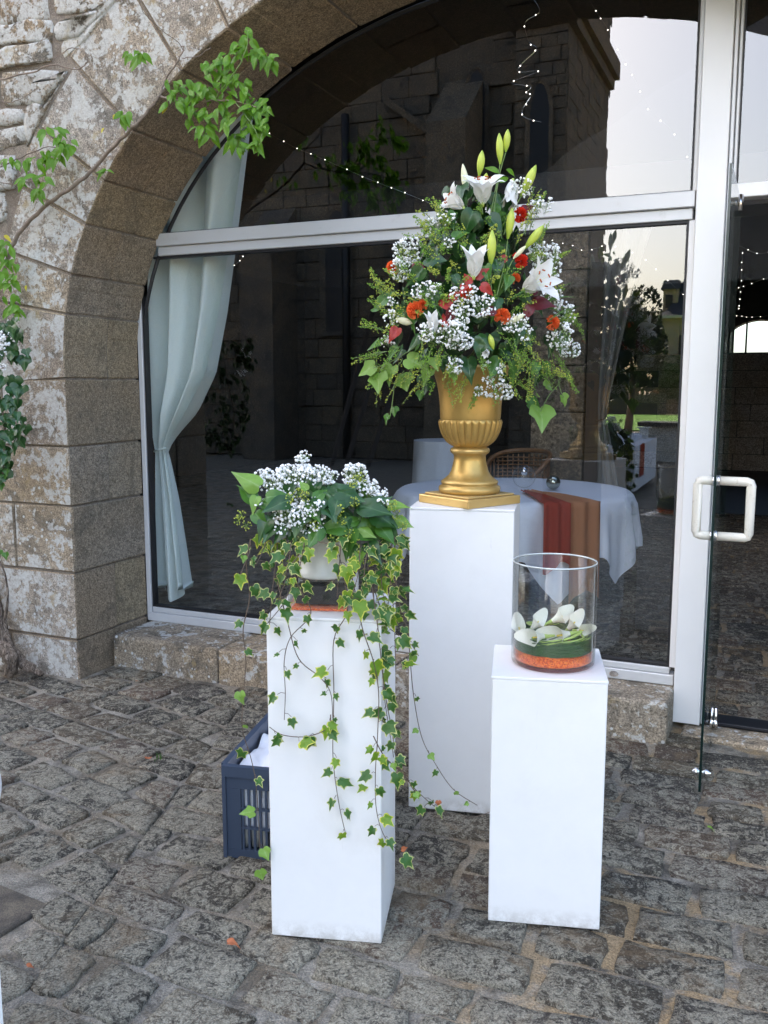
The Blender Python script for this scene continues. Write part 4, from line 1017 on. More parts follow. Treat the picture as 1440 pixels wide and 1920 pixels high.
strand([(470, 1010, 2.3), (462, 1060, 2.3), (468, 1120, 2.3), (456, 1180, 2.3), (461, 1240, 2.3), (455, 1320, 2.3), (455, 1370, 2.3), (470, 1420, 2.3), (480, 1470, 2.3), (485, 1540, 2.3), (488, 1600, 2.3), (492, 1640, 2.3)], ['light5', 'light5', 'var'], 11, .032, .010)
strand([(700, 1380, 2.22), (722, 1420, 2.22), (760, 1455, 2.24), (775, 1480, 2.25), (790, 1485, 2.26)], ['yel', 'light5'], 5, .034, .008)
# dense masses around the pot
for (x0, y0, x1, y1, n, s_) in [(545, 1025, 520, 1130, 13, .034), (520, 1030, 505, 1175, 13, .036), (500, 1010, 480, 1060, 5, .032), (570, 1020, 555, 1090, 5, .034), (640, 1010, 632, 1120, 8, .036), (675, 1030, 655, 1130, 8, .036), (690, 1030, 690, 1110, 7, .038), (715, 1030, 728, 1160, 15, .036), (740, 1010, 752, 1150, 15, .034), (728, 1040, 742, 1260, 28, .034), (735, 1020, 722, 1180, 14, .034), (700, 1080, 715, 1240, 13, .032), (545, 1100, 500, 1170, 7, .036), (470, 1030, 450, 1080, 4, .03), (595, 1015, 640, 1025, 4, .034), (560, 1040, 530, 1080, 6, .032), (710, 1230, 738, 1420, 15, .036), (700, 1300, 700, 1480, 9, .036)]:
    d0 = 2.27 if 520 < x0 < 700 else 2.31
    strand([(x0, y0-15, d0+.05), (x0, y0, d0), ((x0+x1)/2+rnd.uniform(-8, 8), (y0+y1)/2, d0-.02), (x1, y1, d0-.03)], VY, max(3, int(n*.8)), s_*1.02, .022)
dl_ = put('dry_leaf', leaf_mesh('dry_leaf', IVY3, M['autumn'], .6, .3), la, frame(at(822, 1500, 2.36), TOC+rv(.2), -UP, .02))
dl2 = put('dry_leaf', dl_.data, la, frame(at(752, 1592, 2.27), TOC+rv(.2), RT, .02))

# ================================================================== CALLA VASE
vb = onz(1036, 1241, ZR); VC = Vector((vb.x, vb.y, ZR))
DV = (VC-CAM).dot(FW); VR = .1175; VH = .292
vz = thing('cylinder_vase', 'wide clear glass cylinder vase on the lowest pedestal', 'vase', VC)
vt = Matrix.Translation(VC)
b = MB(); b.lathe([(.001, .0015), (VR-.006, .0015), (VR-.001, .006), (VR, .012), (VR, VH-.003), (VR-.002, VH), (VR-.005, VH-.002), (VR-.005, .016), (VR-.010, .012), (.001, .012)], 96); b.v = [vt @ p for p in b.v]; b.build('glass_body', M['vase_glass'], vz, True)
b = MB(); b.tube([VC+Vector(((VR-.0025)*math.cos(a*math.pi/32), (VR-.0025)*math.sin(a*math.pi/32), VH)) for a in range(64)], .0026, 8, close=True)
rimm = plain('vase_rim_glass', (.55, .60, .58), .08, .3); b.build('rim', rimm, vz, True)
sn = MB(); sn.lathe([(.001, .013), (VR-.012, .013), (VR-.0065, .017), (VR-.0065, .040), (VR-.02, .043), (.05, .045), (.001, .046)], 96, fn=lambda r, z_, a: r); 
for p in sn.v:
    if p.z > .035: p.z += .003*math.sin(math.atan2(p.y, p.x)*3)+.0015*math.sin(math.atan2(p.y, p.x)*11)
sn.v = [vt @ p for p in sn.v]; tag(sn.build('orange_grit', M['sand'], None, True, vt), 'bright orange grit layer in the base of the calla vase', 'grit', kind='stuff')
gr = MB()
for i in range(430):
    a0 = rnd.uniform(0, 6.28); ln = rnd.uniform(1.0, 3.2); z0 = .043+.036*rnd.random()**1.1; rr = (VR-.009)*(rnd.uniform(.92, 1.0) if i % 5 else rnd.uniform(.6, .95)); dz = rnd.uniform(-.015, .02)
    gr.tube([VC+Vector((rr*math.cos(a0+ln*k/10), rr*math.sin(a0+ln*k/10), max(.045, z0+dz*k/10+.004*math.sin(k+a0)))) for k in range(11)], rnd.uniform(.0009, .0018), 4, caps=False)
grm = gr.build('bear_grass_coil', M['grass'], None, True, vt); tag(grm, 'coil of dark green grass blades lying on orange grit in the calla vase', 'grass', kind='stuff')
def calla(px, py, D, ang, s_, label, face=.4, turn=0.):
    """ang: image-plane direction of the trumpet (deg clockwise from up)"""
    p = at(px, py, D); a = R(ang); ax = (RT*math.sin(a)+UP*math.cos(a)+TOC*face).normalized()
    o = thing('calla_lily', label, 'flower', p, 0, 'calla lilies coiled inside the glass cylinder')
    x0 = (TOC-ax*TOC.dot(ax)).normalized(); y0 = ax.cross(x0)
    if turn: x0.rotate(Matrix.Rotation(turn, 3, ax)); y0 = ax.cross(x0)
    def fn(u, v_):
        an = -math.pi*1.12+u*2*math.pi*1.12; t = v_
        r = s_*(.055+.13*t+.21*t**3.0); tipk = math.exp(-((abs(an)-math.pi)*.9)**2) if False else (.5+.5*math.cos(an+math.pi))**5
        z_ = s_*(t*.95+.62*tipk*t*t*t-.12*(1-tipk)*t**3); r2 = r*(1+.45*tipk*t**4+.06*math.sin(an*3)*t**3)
        return p+ax*z_+(x0*math.cos(an)+y0*math.sin(an))*r2*(1+.03*u)
    b = MB(); b.grid(fn, 26, 12)
    for k in range(26*4): b.mi[k] = 1
    b.build('spathe', [M['calla'], M['calla_g']], o, True)
    b = MB(); b.tube([p+ax*s_*.25, p+ax*s_*.85], [s_*.05, s_*.035], 8); b.build('spadix', plain('calla_spadix', (.75, .6, .08), .7), o, True)
    # curved stem hugging the vase wall
    c = VC; d = p-c; a0 = math.atan2(d.y, d.x); r0 = math.hypot(d.x, d.y); sgn = -1 if ax.cross(d).z > 0 else 1
    pts = [p+ax*s_*.04, p-ax*s_*.25]
    q = p-ax*s_*.25-c; a1 = math.atan2(q.y, q.x); r1 = min(VR-.014, math.hypot(q.x, q.y)); zz = q.z
    for k in range(1, 9):
        rr = r1+(VR-.016-r1)*min(1, k/3); pts.append(c+Vector((rr*math.cos(a1+sgn*.2*k), rr*math.sin(a1+sgn*.2*k), zz+(.085-zz)*min(1, k/6))))
    b = MB(); b.tube(curve_pts(pts, 3), .0036, 8); b.build('stem', M['calla_g'], o, True)
S = .052
calla(976, 1202, DV-.03, 352, S*.95, 'leftmost calla lily, upright against the left side of the vase', .1)
calla(990, 1186, DV-.03, 40, S, 'calla lily pointing up right, second from the left in the vase', .1)
calla(1024, 1170, DV+.01, 62, S*1.15, 'topmost calla lily of the vase with a long green throat', .05)
calla(1032, 1192, DV-.075, 268, S*1.15, 'low calla lily lying flat with its mouth to the left, left of centre', .25)
calla(1080, 1186, DV-.07, 266, S*1.35, 'front centre calla lily, widest bloom lying across the vase', .35)
calla(1058, 1186, DV+.01, 40, S*1.0, 'calla lily standing behind the front centre one in the vase', .2)
calla(1078, 1182, DV-.02, 65, S*.8, 'rightmost calla lily with its open mouth turned to the viewer', 1.6)

# ================================================================== CRATE
ca = R(12); cW, cD, cH = .34, .56, .31
fl = Vector((1.69, -1.80, 0)); cM = Matrix.Translation((0, 0, 0))
crx = Vector((math.cos(ca), math.sin(ca), 0)); cry = Vector((-math.sin(ca), math.cos(ca), 0)); cc = fl+crx*cW/2+cry*cD/2
cr = thing('plastic_crate', 'slate blue slotted plastic crate holding folded white cloth behind the pedestals', 'crate', cc, ca); km = WM[cr.name]
def cb(name, boxes, mat=None, w=0):
    b = MB()
    for a, c in boxes: b.box(a, c)
    b.v = [km @ p for p in b.v]; return b.build(name, mat or M['crate'], cr)
hx, hy = cW/2, cD/2
cb('bottom', [((-hx+.01, -hy+.01, .0), (hx-.01, hy-.01, .012))])
def cwall(s_, horiz):
    bx_ = []
    L = hx if horiz else hy; T = hy if horiz else hx; t = .012
    def P(u0, u1, z0, z1, d0, d1):
        if horiz: y0, y1 = sorted((s_*(T-d0), s_*(T-d1))); bx_.append(((u0, y0, z0), (u1, y1, z1)))
        else: x0, x1 = sorted((s_*(T-d0), s_*(T-d1))); bx_.append(((x0, u0, z0), (x1, u1, z1)))
    e = .001 if horiz else .013
    P(-L+e, L-e, cH-.035, cH, -.008, t); P(-L+e, L-e, cH-.075, cH-.0355, 0, t-.002); P(-L+e, L-e, 0, .03, 0, t)
    P(-L+e, -L+.06, .0305, cH-.0755, 0, t-.001); P(L-.06, L-e, .0305, cH-.0755, 0, t-.001)
    P(-L+.0605, L-.0605, .10, .108, .001, t-.003); P(-L+.0605, L-.0605, .165, .173, .001, t-.003)
    n = int((2*L-.12)/.019)
    for i in range(n+1):
        u = -L+.062+i*(2*L-.128)/n
        for (z0, z1) in ((.0305, .0995), (.1085, .1645), (.1735, cH-.0755)): P(u, u+.0075, z0, z1, .0015, t-.002)
    for u in (-L+e-.0, L-e-.012): P(u, u+.012, .0, cH-.0355, -.008, -.0002)
    cb('slotted_side', bx_)
for s_ in (-1, 1): cwall(s_, True); cwall(s_, False)
def fold(u, v_):
    x = -hx+.02+(cW-.04)*u; y = -hy+.02+(cD-.04)*v_
    z = .262+.045*noise.noise(Vector((u*3, v_*4, 1)))+.018*noise.noise(Vector((u*9, v_*9, 5)))+.012*math.sin(u*14+v_*6)-.05*(abs(v_-.5)*2)**6
    return km @ Vector((x, y, z))
b = MB(); b.grid(fold, 30, 40)
def side_(u, v_):
    a = u*2*math.pi; x = (hx-.022)*max(-1, min(1, 1.5*math.cos(a))); y = (hy-.022)*max(-1, min(1, 1.5*math.sin(a))); return km @ Vector((x, y, .09+.165*v_+.003*math.sin(a*30)))
b.grid(side_, 60, 6); tag(b.build('folded_cloth', M['linen'], None, True, km), 'crumpled white cloth stuffed into the slate blue crate', 'cloth')
b = MB()
for i in range(10): b.tube([km @ Vector((-hx+.06+i*.03, -hy+.05, .02)), km @ Vector((-hx+.06+i*.03, -hy+.05, .1))], .013, 8)
tag(b.build('white_candles', M['pot'], None, True, km), 'row of white candle jars seen through the crate slots', 'candles', kind='stuff')

# ================================================================== VINE, TRUNK, HANGING IVY
vine = thing('climbing_vine', 'woody climbing vine with bright green leaves across the stone arch', 'vine', (-.45, -.62, 0))
def vtube(path, r0, r1, y=-.63, mat='bark'):
    P = [ony(x, yy, y+dy) for x, yy, dy in path]; C_ = curve_pts(P, 5); b = MB()
    b.tube([p+rv(.003) for p in C_], [r0+(r1-r0)*i/len(C_) for i in range(len(C_))], 7); b.build('vine_stem', M[mat], vine, True); return C_
vtube([(-60, 640, 0), (0, 520, 0), (20, 470, 0), (40, 430, 0), (90, 382, -.01), (150, 340, 0), (190, 300, 0), (225, 262, -.02), (258, 232, -.02), (285, 200, -.02), (300, 180, -.02)], .012, .006)
vtube([(300, 180, -.02), (325, 188, -.03), (365, 192, -.05), (400, 188, -.06), (440, 190, -.08), (480, 200, -.1)], .005, .002)
vtube([(300, 180, -.02), (310, 150, 0), (330, 120, -.01), (345, 90, -.01), (340, 85, 0)], .005, .002)
vtube([(235, 255, -.02), (228, 235, -.01), (215, 215, -.01)], .005, .002)
vtube([(312, 150, 0), (305, 125, 0), (300, 110, 0)], .003, .0015)
vtube([(345, 95, 0), (330, 75, 0), (290, 45, 0), (265, 15, 0), (262, -20, 0)], .002, .0015, mat='stem_brown')
vtube([(340, 110, 0), (370, 105, 0), (395, 90, 0)], .002, .0015)
vtube([(0, 150, 0), (60, 135, 0), (100, 122, 0), (145, 130, 0), (163, 115, 0), (158, 98, 0), (135, 90, 0), (100, 110, 0)], .004, .0015)
vtube([(0, 190, 0), (30, 190, 0), (70, 165, 0)], .003, .001)
vtube([(-30, 335, 0), (30, 345, 0), (80, 330, 0)], .0025, .0015)
vtube([(-20, 320, 0), (40, 295, -.03), (90, 275, -.05), (135, 285, -.06)], .003, .0015, mat='stem_brown')
vtube([(400, 188, -.06), (430, 150, -.1), (455, 110, -.12), (465, 75, -.12), (460, 52, -.12)], .003, .001, mat='stem')
vtube([(440, 190, -.08), (470, 230, -.12), (485, 260, -.12)], .0025, .001, mat='stem')
def clump(px, py, n, rx, ry, dy=-.06, kind='vine', s_=.058, dirx=0):
    for i in range(int(n*1.7) if n > 1 else 1):
        x = px+rnd.uniform(-rx, rx); y = py+rnd.uniform(-ry, ry); p = ony(x, y, -.63+dy+rnd.uniform(-.04, .03))
        tip = UP*-.8+RT*(rnd.uniform(-.8, .8)+dirx)+rv(.2)
        put('vine_leaf', rnd.choice(LV[kind]), vine, frame(p, TOC+UP*.6+rv(.55), tip, s_*rnd.uniform(.6, 1.15)*1.15))
for a in [(258, 100, 7, 20, 8), (335, 160, 8, 26, 12), (330, 185, 5, 18, 12), (380, 165, 9, 25, 18), (400, 130, 9, 22, 20), (430, 120, 10, 20, 22), (445, 90, 5, 14, 10), (462, 60, 5, 8, 14), (480, 100, 5, 12, 10), (508, 108, 5, 10, 9), (440, 160, 12, 25, 20), (370, 215, 8, 18, 18), (385, 240, 9, 20, 14), (425, 210, 9, 20, 22), (460, 200, 9, 20, 20), (490, 195, 6, 14, 14), (480, 240, 9, 16, 20), (440, 255, 6, 14, 16), (495, 225, 5, 10, 12), (485, 270, 4, 8, 10), (452, 275, 2, 6, 8), (235, 212, 5, 14, 6), (195, 318, 2, 4, 4), (100, 245, 5, 16, 8), (120, 270, 9, 20, 14), (95, 290, 6, 20, 12), (60, 300, 5, 14, 10), (20, 300, 4, 14, 8), (80, 335, 5, 14, 10), (75, 358, 3, 6, 6), (45, 335, 3, 10, 6), (10, 452, 4, 10, 10), (18, 500, 7, 18, 16), (20, 540, 8, 18, 18), (25, 580, 6, 12, 12), (5, 470, 3, 6, 8)]:
    clump(*a)
clump(195, 240, 1, 1, 1, kind='vine_y', s_=.04); clump(313, 200, 1, 1, 1, kind='vine_y', s_=.04); clump(140, 263, 1, 2, 2, kind='vine_y', s_=.035); clump(48, 533, 1, 2, 2, kind='vine_y', s_=.035); clump(10, 440, 1, 2, 2, kind='vine_y', s_=.04); clump(215, 212, 1, 2, 2, kind='vine_y', s_=.03)
trk = thing('vine_trunk', 'gnarled grey driftwood like vine trunk at the foot of the stone pier', 'tree trunk', (-.4, -.7, 0))
def trunk(path, rs, nm='trunk'):
    C_ = curve_pts([Vector(p) for p in path], 8); n = len(C_)
    for j in range(4 if max(rs) > .02 else 1):
        b = MB(); P = []; rr = []
        for i, p in enumerate(C_):
            R0 = rs[min(len(rs)-1, int(i/n*len(rs)))]; a = j*1.57+i*.13; k = .55 if max(rs) > .02 else 0
            P.append(p+(RT*math.cos(a)*R0+FW*math.sin(a)*R0*.6+UP*math.sin(a)*R0*.5)*k); rr.append(R0*(.62 if k else 1)*(1+.3*noise.noise(Vector((i*.5, j*3, 0)))))
        b.tube(P, rr, 9); b.build(nm, M['driftwood'], trk, True)
tp = lambda L_, y: [ony(x, yy, y+dy) for x, yy, dy in L_]
trunk(tp([(78, 1264, 0), (55, 1252, -.01), (28, 1232, -.02), (6, 1200, -.02), (-8, 1150, .0), (-20, 1090, .0)], -.68), [.014, .026, .034, .038, .04, .035])
trunk(tp([(20, 1262, -.02), (22, 1240, -.04), (8, 1215, -.04), (-20, 1200, -.02)], -.70), [.03, .036, .03], 'root')
trunk(tp([(2, 1190, 0), (14, 1130, 0), (10, 1080, .01), (-6, 1040, .01)], -.67), [.009, .006, .005, .004], 'root_shoot')
# hanging ivy swag at the left edge (stands on a stand just out of frame)
hi = thing('ivy_garland', 'dark ivy and gypsophila garland hanging beside the stone pier at the left edge', 'garland', ony(0, 600, -1.0))
def hp(x, y): return ony(x, y, -.95)
for i in range(190):
    y = rnd.uniform(600, 890); wdt = 48 if y < 800 else 40*(900-y)/100+6
    x = rnd.uniform(-70, wdt-4); leaf(rnd.choice(['dark3', 'dark3', 'darkh', 'dark3']), hp(x, y)+rv(.03), TOC+UP*.4+rv(.5), -UP+rv(.5), rnd.uniform(.04, .075), hi)
gy = MB()
for (px, py, rx, rz_, n) in [(15, 635, 18, 16, 50), (5, 690, 20, 10, 30), (10, 655, 16, 16, 30)]: gyp(gy, hp(px, py)+TOC*.06, (rx*.0023, .03, rz_*.0023), n, .006)
tag(gy.build('gypsophila_florets', M['floret'], hi), kind='stuff')
b = MB(); b.tube([hp(-40, 560), hp(-10, 700), hp(10, 800), hp(5, 895)], .004, 5)
b.build('garland_stem', M['stem_brown'], hi)
for (x, y) in ((8, 890), (3, 905), (12, 878), (2, 1030), (10, 1035)): leaf('mid3', hp(x, y), TOC+UP*.4, -UP+rv(.4), .04, hi)
# cloth covered stand at the left edge
SX = at(6, 1915, 1.62); sa = R(75)
tb = thing('covered_stand', 'white stand with a draped cloth corner at the extreme left edge', 'stand', (SX.x-.2, SX.y, 0), sa); sM = WM[tb.name]
inv = Matrix.Rotation(-sa, 3, 'Z'); e = Vector((SX.x, SX.y, 0))
c4 = e - Matrix.Rotation(sa, 3, 'Z') @ Vector((.30, 0, 0))
b = MB(); b.box((-.3, 0, 0), (0, .3, .84)); b.v = [Matrix.Translation(e) @ Matrix.Rotation(sa, 4, 'Z') @ p for p in b.v]; b.build('stand_body', M['white_board'], tb)
def drape(u, v_):
    a = u*2*math.pi; k = .153+.03*math.sin(v_*math.pi*.9)**.8+.006*math.sin(a*7)*v_
    cx, cy_ = math.cos(a), math.sin(a); q = (abs(cx)**6+abs(cy_)**6)**(-1/6)
    p = Vector((-.15+k*cx*q, .15+k*cy_*q, .845-.16*v_))
    return Matrix.Translation(e) @ Matrix.Rotation(sa, 4, 'Z') @ p
b = MB(); b.grid(drape, 80, 10);
b.build('cloth', M['linen'], tb, True)

# ================================================================== FALLEN LEAVES
def fallen(px, py, s_, mat, label, ang=0):
    p = onz(px, py, .02); me = leaf_mesh('fallen_leaf', IVY3, mat, .9, .5); o = put('fallen_leaf', me, None, frame(p, UP+rv(.3), Vector((math.cos(ang), math.sin(ang), 0)), s_)); tag(o, label, 'leaf', 'fallen leaves on the cobbles')
fallen(425, 1768, .038, M['autumn'], 'orange dry leaf lying on the cobbles in front of the medium pedestal', .5)
fallen(277, 1423, .032, M['autumn'], 'rust dry leaf on the cobbles left of the crate', 2)
fallen(50, 1812, .026, M['autumn'], 'small brown leaf on the dark slab at the left', 1)
fallen(1326, 1551, .026, M['ivy_light'], 'small green leaf on the cobbles near the glass door', 0)
fallen(255, 1277, .018, M['autumn'], 'tiny tan leaf on the cobbles below the doorstep', 1)
b = MB(); P = curve_pts([onz(877, 1534, .01), onz(905, 1528, .012), onz(925, 1518, .02), onz(931, 1505, .04)], 5); b.tube(P, .0012, 5); tag(b.build('dry_twig', M['bark'], None, False, Matrix.Translation(P[0])), 'thin dry twig on the ground between the tall and low pedestals', 'twig')
tg = MB()
for i in range(26):
    p = onz(297+rnd.uniform(-7, 7), 1425+rnd.uniform(-4, 4), 0); tg.tube([p, p+Vector((rnd.uniform(-.012, .012), rnd.uniform(-.012, .012), rnd.uniform(.01, .03)))], [.0012, .0003], 3)
tag(tg.build('grass_tuft', M['ivy_mid'], None, False, Matrix.Translation(onz(297, 1425))), 'small grass tuft growing in a cobble joint left of the crate', 'grass', kind='stuff')
#@@PART2
# ================================================================== INTERIOR OF THE HALL
def setting(name, boxes, mat, kind='structure'):
    b = MB()
    for a, c in boxes: b.box(a, c)
    return tag(b.build(name, mat), kind=kind)
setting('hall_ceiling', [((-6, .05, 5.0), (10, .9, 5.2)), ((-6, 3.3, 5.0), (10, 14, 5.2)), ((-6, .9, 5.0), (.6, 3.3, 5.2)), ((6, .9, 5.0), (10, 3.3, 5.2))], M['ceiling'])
b = MB(); b.add([(.6, .9, 5.1), (6, .9, 5.1), (6, 3.3, 5.1), (.6, 3.3, 5.1)], [(0, 1, 2, 3)]); tag(b.build('added_roof_pane', M['pane']), kind='structure')  # added roof pane, out of view, to brighten the table and floor
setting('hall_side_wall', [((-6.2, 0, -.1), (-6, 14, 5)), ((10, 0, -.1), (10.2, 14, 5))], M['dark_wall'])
bw = put('hall_back_wall', None); bw['kind'] = 'structure'
WX0, WX1, WZ, WT = 2.2, 3.5, 2.05, 2.62      # lunette window
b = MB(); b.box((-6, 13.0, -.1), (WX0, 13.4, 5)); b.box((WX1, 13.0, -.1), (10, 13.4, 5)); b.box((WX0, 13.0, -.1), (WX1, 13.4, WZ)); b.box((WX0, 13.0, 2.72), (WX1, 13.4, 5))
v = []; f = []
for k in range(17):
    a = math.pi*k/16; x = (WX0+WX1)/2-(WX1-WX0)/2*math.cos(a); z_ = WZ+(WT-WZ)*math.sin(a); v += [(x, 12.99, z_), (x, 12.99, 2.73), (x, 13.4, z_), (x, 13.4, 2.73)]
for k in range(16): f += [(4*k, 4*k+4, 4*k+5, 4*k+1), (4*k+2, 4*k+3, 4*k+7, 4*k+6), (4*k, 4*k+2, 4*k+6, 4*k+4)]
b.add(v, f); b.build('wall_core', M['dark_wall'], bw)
z_ = .02
for i in range(7):
    x = 1.2+(i % 2)*.4-.4
    while x < 6:
        w_ = rnd.uniform(.7, 1.0); bbox('wall_block', (x+.006, 12.96, z_+.005), (x+w_-.006, 12.985, z_+.285), M['paleblock'], .004, bw); x += w_
    z_ += .29
lw_ = thing('lunette_window', 'half round window with one bar in the far wall of the hall', 'window', ((WX0+WX1)/2, 13.1, WZ))
b = MB(); b.box((2.62, 13.05, WZ), (2.65, 13.1, WT)); b.box((3.08, 13.05, WZ), (3.11, 13.1, WT)); b.box((WX0, 13.05, WZ), (WX1, 13.12, WZ+.02)); b.build('window_bar', M['iron'], lw_)
b = MB(); b.add([(WX0, 13.15, WZ), (WX1, 13.15, WZ), (WX1, 13.15, WT), (WX0, 13.15, WT)], [(0, 1, 2, 3)]); b.build('glass_pane', M['door_glass'], lw_)
setting('dark_floor_sheet', [((-4, 7.2, -.01), (9, 12.9, .012))], M['gasket'])  # thin black sheet over the far part of the hall floor
pilr = thing('stone_pillar', 'grey granite block pillar standing inside the hall behind the round table', 'pillar', (1.42, 4.4, 0))
z_ = 0
for i in range(7):
    h = .42; bbox('pillar_block', (1.14+.0*i, 4.15, z_+.004), (1.62, 4.65, z_+h-.004), M['church'], .006, pilr); z_ += h
setting('brown_wall_strip', [((1.63, 4.2, 0), (1.76, 4.5, 2.93))], M['wood'])
curtain('curtain', 'grey white curtain tied back inside the hall right of the stone pillar', [(3.0, 1.76, 2.22), (2.6, 1.76, 2.10), (1.9, 1.76, 1.95), (1.3, 1.75, 1.84), (1.2, 1.755, 1.835), (1.1, 1.76, 1.86), (.6, 1.76, 1.96), (.05, 1.75, 2.0)], 4.12, M['curtain_grey'], 3.0, .05, 1.2, nu=80, nv=40)
setting('hall_beam', [((-6, 4.05, 2.95), (10, 4.6, 3.35))], M['ceiling'])
# ceiling drape
dr = MB(); dr.grid(lambda u, v_: Vector((1.62+2.9*u, 2.0+.03*math.sin(u*40), 2.14+(.69+.58*2.9*u)*(1-v_)+0*v_)), 60, 8)
tag(dr.build('ceiling_drape', M['voile'], None, True, Matrix.Translation((3, 2, 3))), 'thin white voile panel with sloping top edge hanging in the hall behind the upper pane', 'drape')
d2 = MB(); d2.grid(lambda u, v_: Vector((-3.2+4.6*u, 4.5+.6*v_, 3.05-.55*math.sin(math.pi*u)-.03*v_+.28*v_)), 30, 4)
tag(d2.build('ceiling_swag', M['voile'], None, True, Matrix.Translation((-1, 4.6, 2.7))), 'long white fabric swag hanging across the dark hall', 'drape')
# round table
TC = Vector((1.47, 2.39, 0)); TR = .845
rt = thing('round_table', 'round table under a white cloth inside the glass front', 'table', TC)
b = MB(); b.lathe([(.001, .70), (TR-.01, .70), (TR-.01, .738), (.001, .738)], 48, TC); b.build('tabletop', M['wood'], rt)
for a in (45, 135, 225, 315): b = MB(); b.tube([TC+Vector((.5*math.cos(R(a)), .5*math.sin(R(a)), .70)), TC+Vector((.55*math.cos(R(a)), .55*math.sin(R(a)), 0))], .018, 8); b.build('leg', M['iron'], rt)
pk = [(-54.7, .66, 15), (-21, .58, 13), (35, .62, 14), (80, .6, 14), (125, .62, 14), (170, .6, 14), (215, .6, 14), (268, .60, 15)]
def dropf(deg):
    d = .36
    for c_, h, w_ in pk:
        dd = abs((deg-c_+180) % 360-180); d = max(d, .36+(h-.36)*max(0, 1-dd/w_)**.8)
    return d
def tcl(u, v_):
    a = u*2*math.pi; deg = math.degrees(a); d = dropf(deg)
    if v_ < .35: r = TR*v_/.35; return TC+Vector((r*math.cos(a), r*math.sin(a), .743+.002*math.sin(a*5)*v_))
    t = (v_-.35)/.65; dz = d*t
    rip = (.030*math.sin(a*19+.6*math.sin(a*3))+.018*math.sin(a*31+1))*min(1, dz/.3)
    r = TR+.008+.03*min(1, t*6)+rip+.02*t-.12*max(0, dz-.42)
    return TC+Vector((r*math.cos(a), r*math.sin(a), .742-.006*min(1, t*8)-dz))
b = MB(); b.grid(tcl, 300, 26); tag(b.build('tablecloth', M['linen_blue'], None, True, Matrix.Translation(TC+Vector((0, 0, .74)))), 'white tablecloth with hanging pointed folds on the round table', 'tablecloth')
def runner(ang0, ang1, len0, drop, lab, mat, ph):
    def fn(u, v_):
        a = R(ang0+(ang1-ang0)*u); t = v_
        if t < .5:
            r = .25+(TR+.075-.25)*t/.5; wv = .008*math.sin(u*12+t*9)*1+.008; return TC+Vector((r*math.cos(a), r*math.sin(a), .752+wv))
        q = (t-.5)/.5; dz = (drop+.04*math.sin(u*5+ph))*q; rr = TR+.10+.014*math.sin(u*14+ph)+.015*q
        return TC+Vector((rr*math.cos(a), rr*math.sin(a), .757-dz))
    b = MB(); b.grid(fn, 30, 30); tag(b.build('table_runner', mat, None, True, Matrix.Translation(TC+Vector((.3, -.6, .75)))), lab, 'table runner')
runner(-63, -52, .3, .42, 'rust red sheer runner hanging over the edge of the round table', M['organza_red'], 1)
runner(-52.5, -38, .3, .62, 'terracotta sheer runner beside the rust one on the round table', M['organza_peach'], 2)
for (px, py, r, lab) in ((982, 905, .085, 'larger glass globe with metal top on the round table'), (1037, 908, .052, 'smaller silvered glass globe right of the larger one')):
    p = onz(px, py+10, .75); b = MB(); b.lathe([(max(.002, r*math.sin(math.pi*k/14)), r-r*math.cos(math.pi*k/14)) for k in range(15)], 24, p); g_ = b.build('glass_globe', M['vase_glass'] if r > .06 else M['tan_glass'], None, True, Matrix.Translation(p)); tag(g_, lab, 'glass globe')
    if r > .06: b = MB(); b.lathe([(.002, .10), (.02, .10), (.022, .125), (.014, .15), (.002, .155)], 16, p); b.build('metal_fitting', M['chrome'], g_, True)
# wicker chair
wc = thing('wicker_chair', 'brown wicker armchair with rounded back behind the round table', 'chair', (1.18, 3.55, 0), R(-20)); wm = WM[wc.name]
def wmk(name, tubes, mat=M['wicker']):
    b = MB()
    for pts, r in tubes: b.tube([wm @ Vector(p) for p in pts], r, 6)
    return b.build(name, mat, wc, True)
def wa(a, z, r=.27): return (r*math.cos(R(a)), r*.9*math.sin(R(a)), z)
wmk('back_rail', [([wa(a, .93-.22*abs((a-90)/125)**3, .29) for a in range(-30, 211, 12)], .022)])
wmk('back_weave', [([wa(a, .47+k*.033-.0*a, .28) for a in range(-20 if k < 7 else 15, 201 if k < 7 else 166, 10)], .006) for k in range(13)]+[([wa(a, .42), wa(a, .9-.2*abs((a-90)/125)**3, .285)], .007) for a in range(-20, 201, 10)])
wmk('seat', [([(-.25, y, .43), (.25, y, .43)], .013) for y in [-.2+.025*k for k in range(17)]])
for a in (45, 135, 225, 315): wmk('leg', [([(.23*math.cos(R(a))*1.1, .23*math.sin(R(a))*1.1, .43), (.27*math.cos(R(a)), .27*math.sin(R(a)), 0)], .02)])
# second table far
t2 = thing('far_table', 'small table under a long white cloth in the dark hall left of the urn', 'table', (.25, 4.1, 0))
b = MB(); T2 = Vector((.3, 4.15, 0)); b.grid(lambda u, v_: T2+Vector(((.30+.02*v_+.015*math.sin(u*50)*v_)*math.cos(u*6.2832), (.3+.02*v_+.015*math.sin(u*50)*v_)*math.sin(u*6.2832), .98-.8*v_)), 80, 6)
b.lathe([(.001, .981), (.30, .981)], 40, T2); b.build('tablecloth_skirt', M['linen_blue'], t2, True)
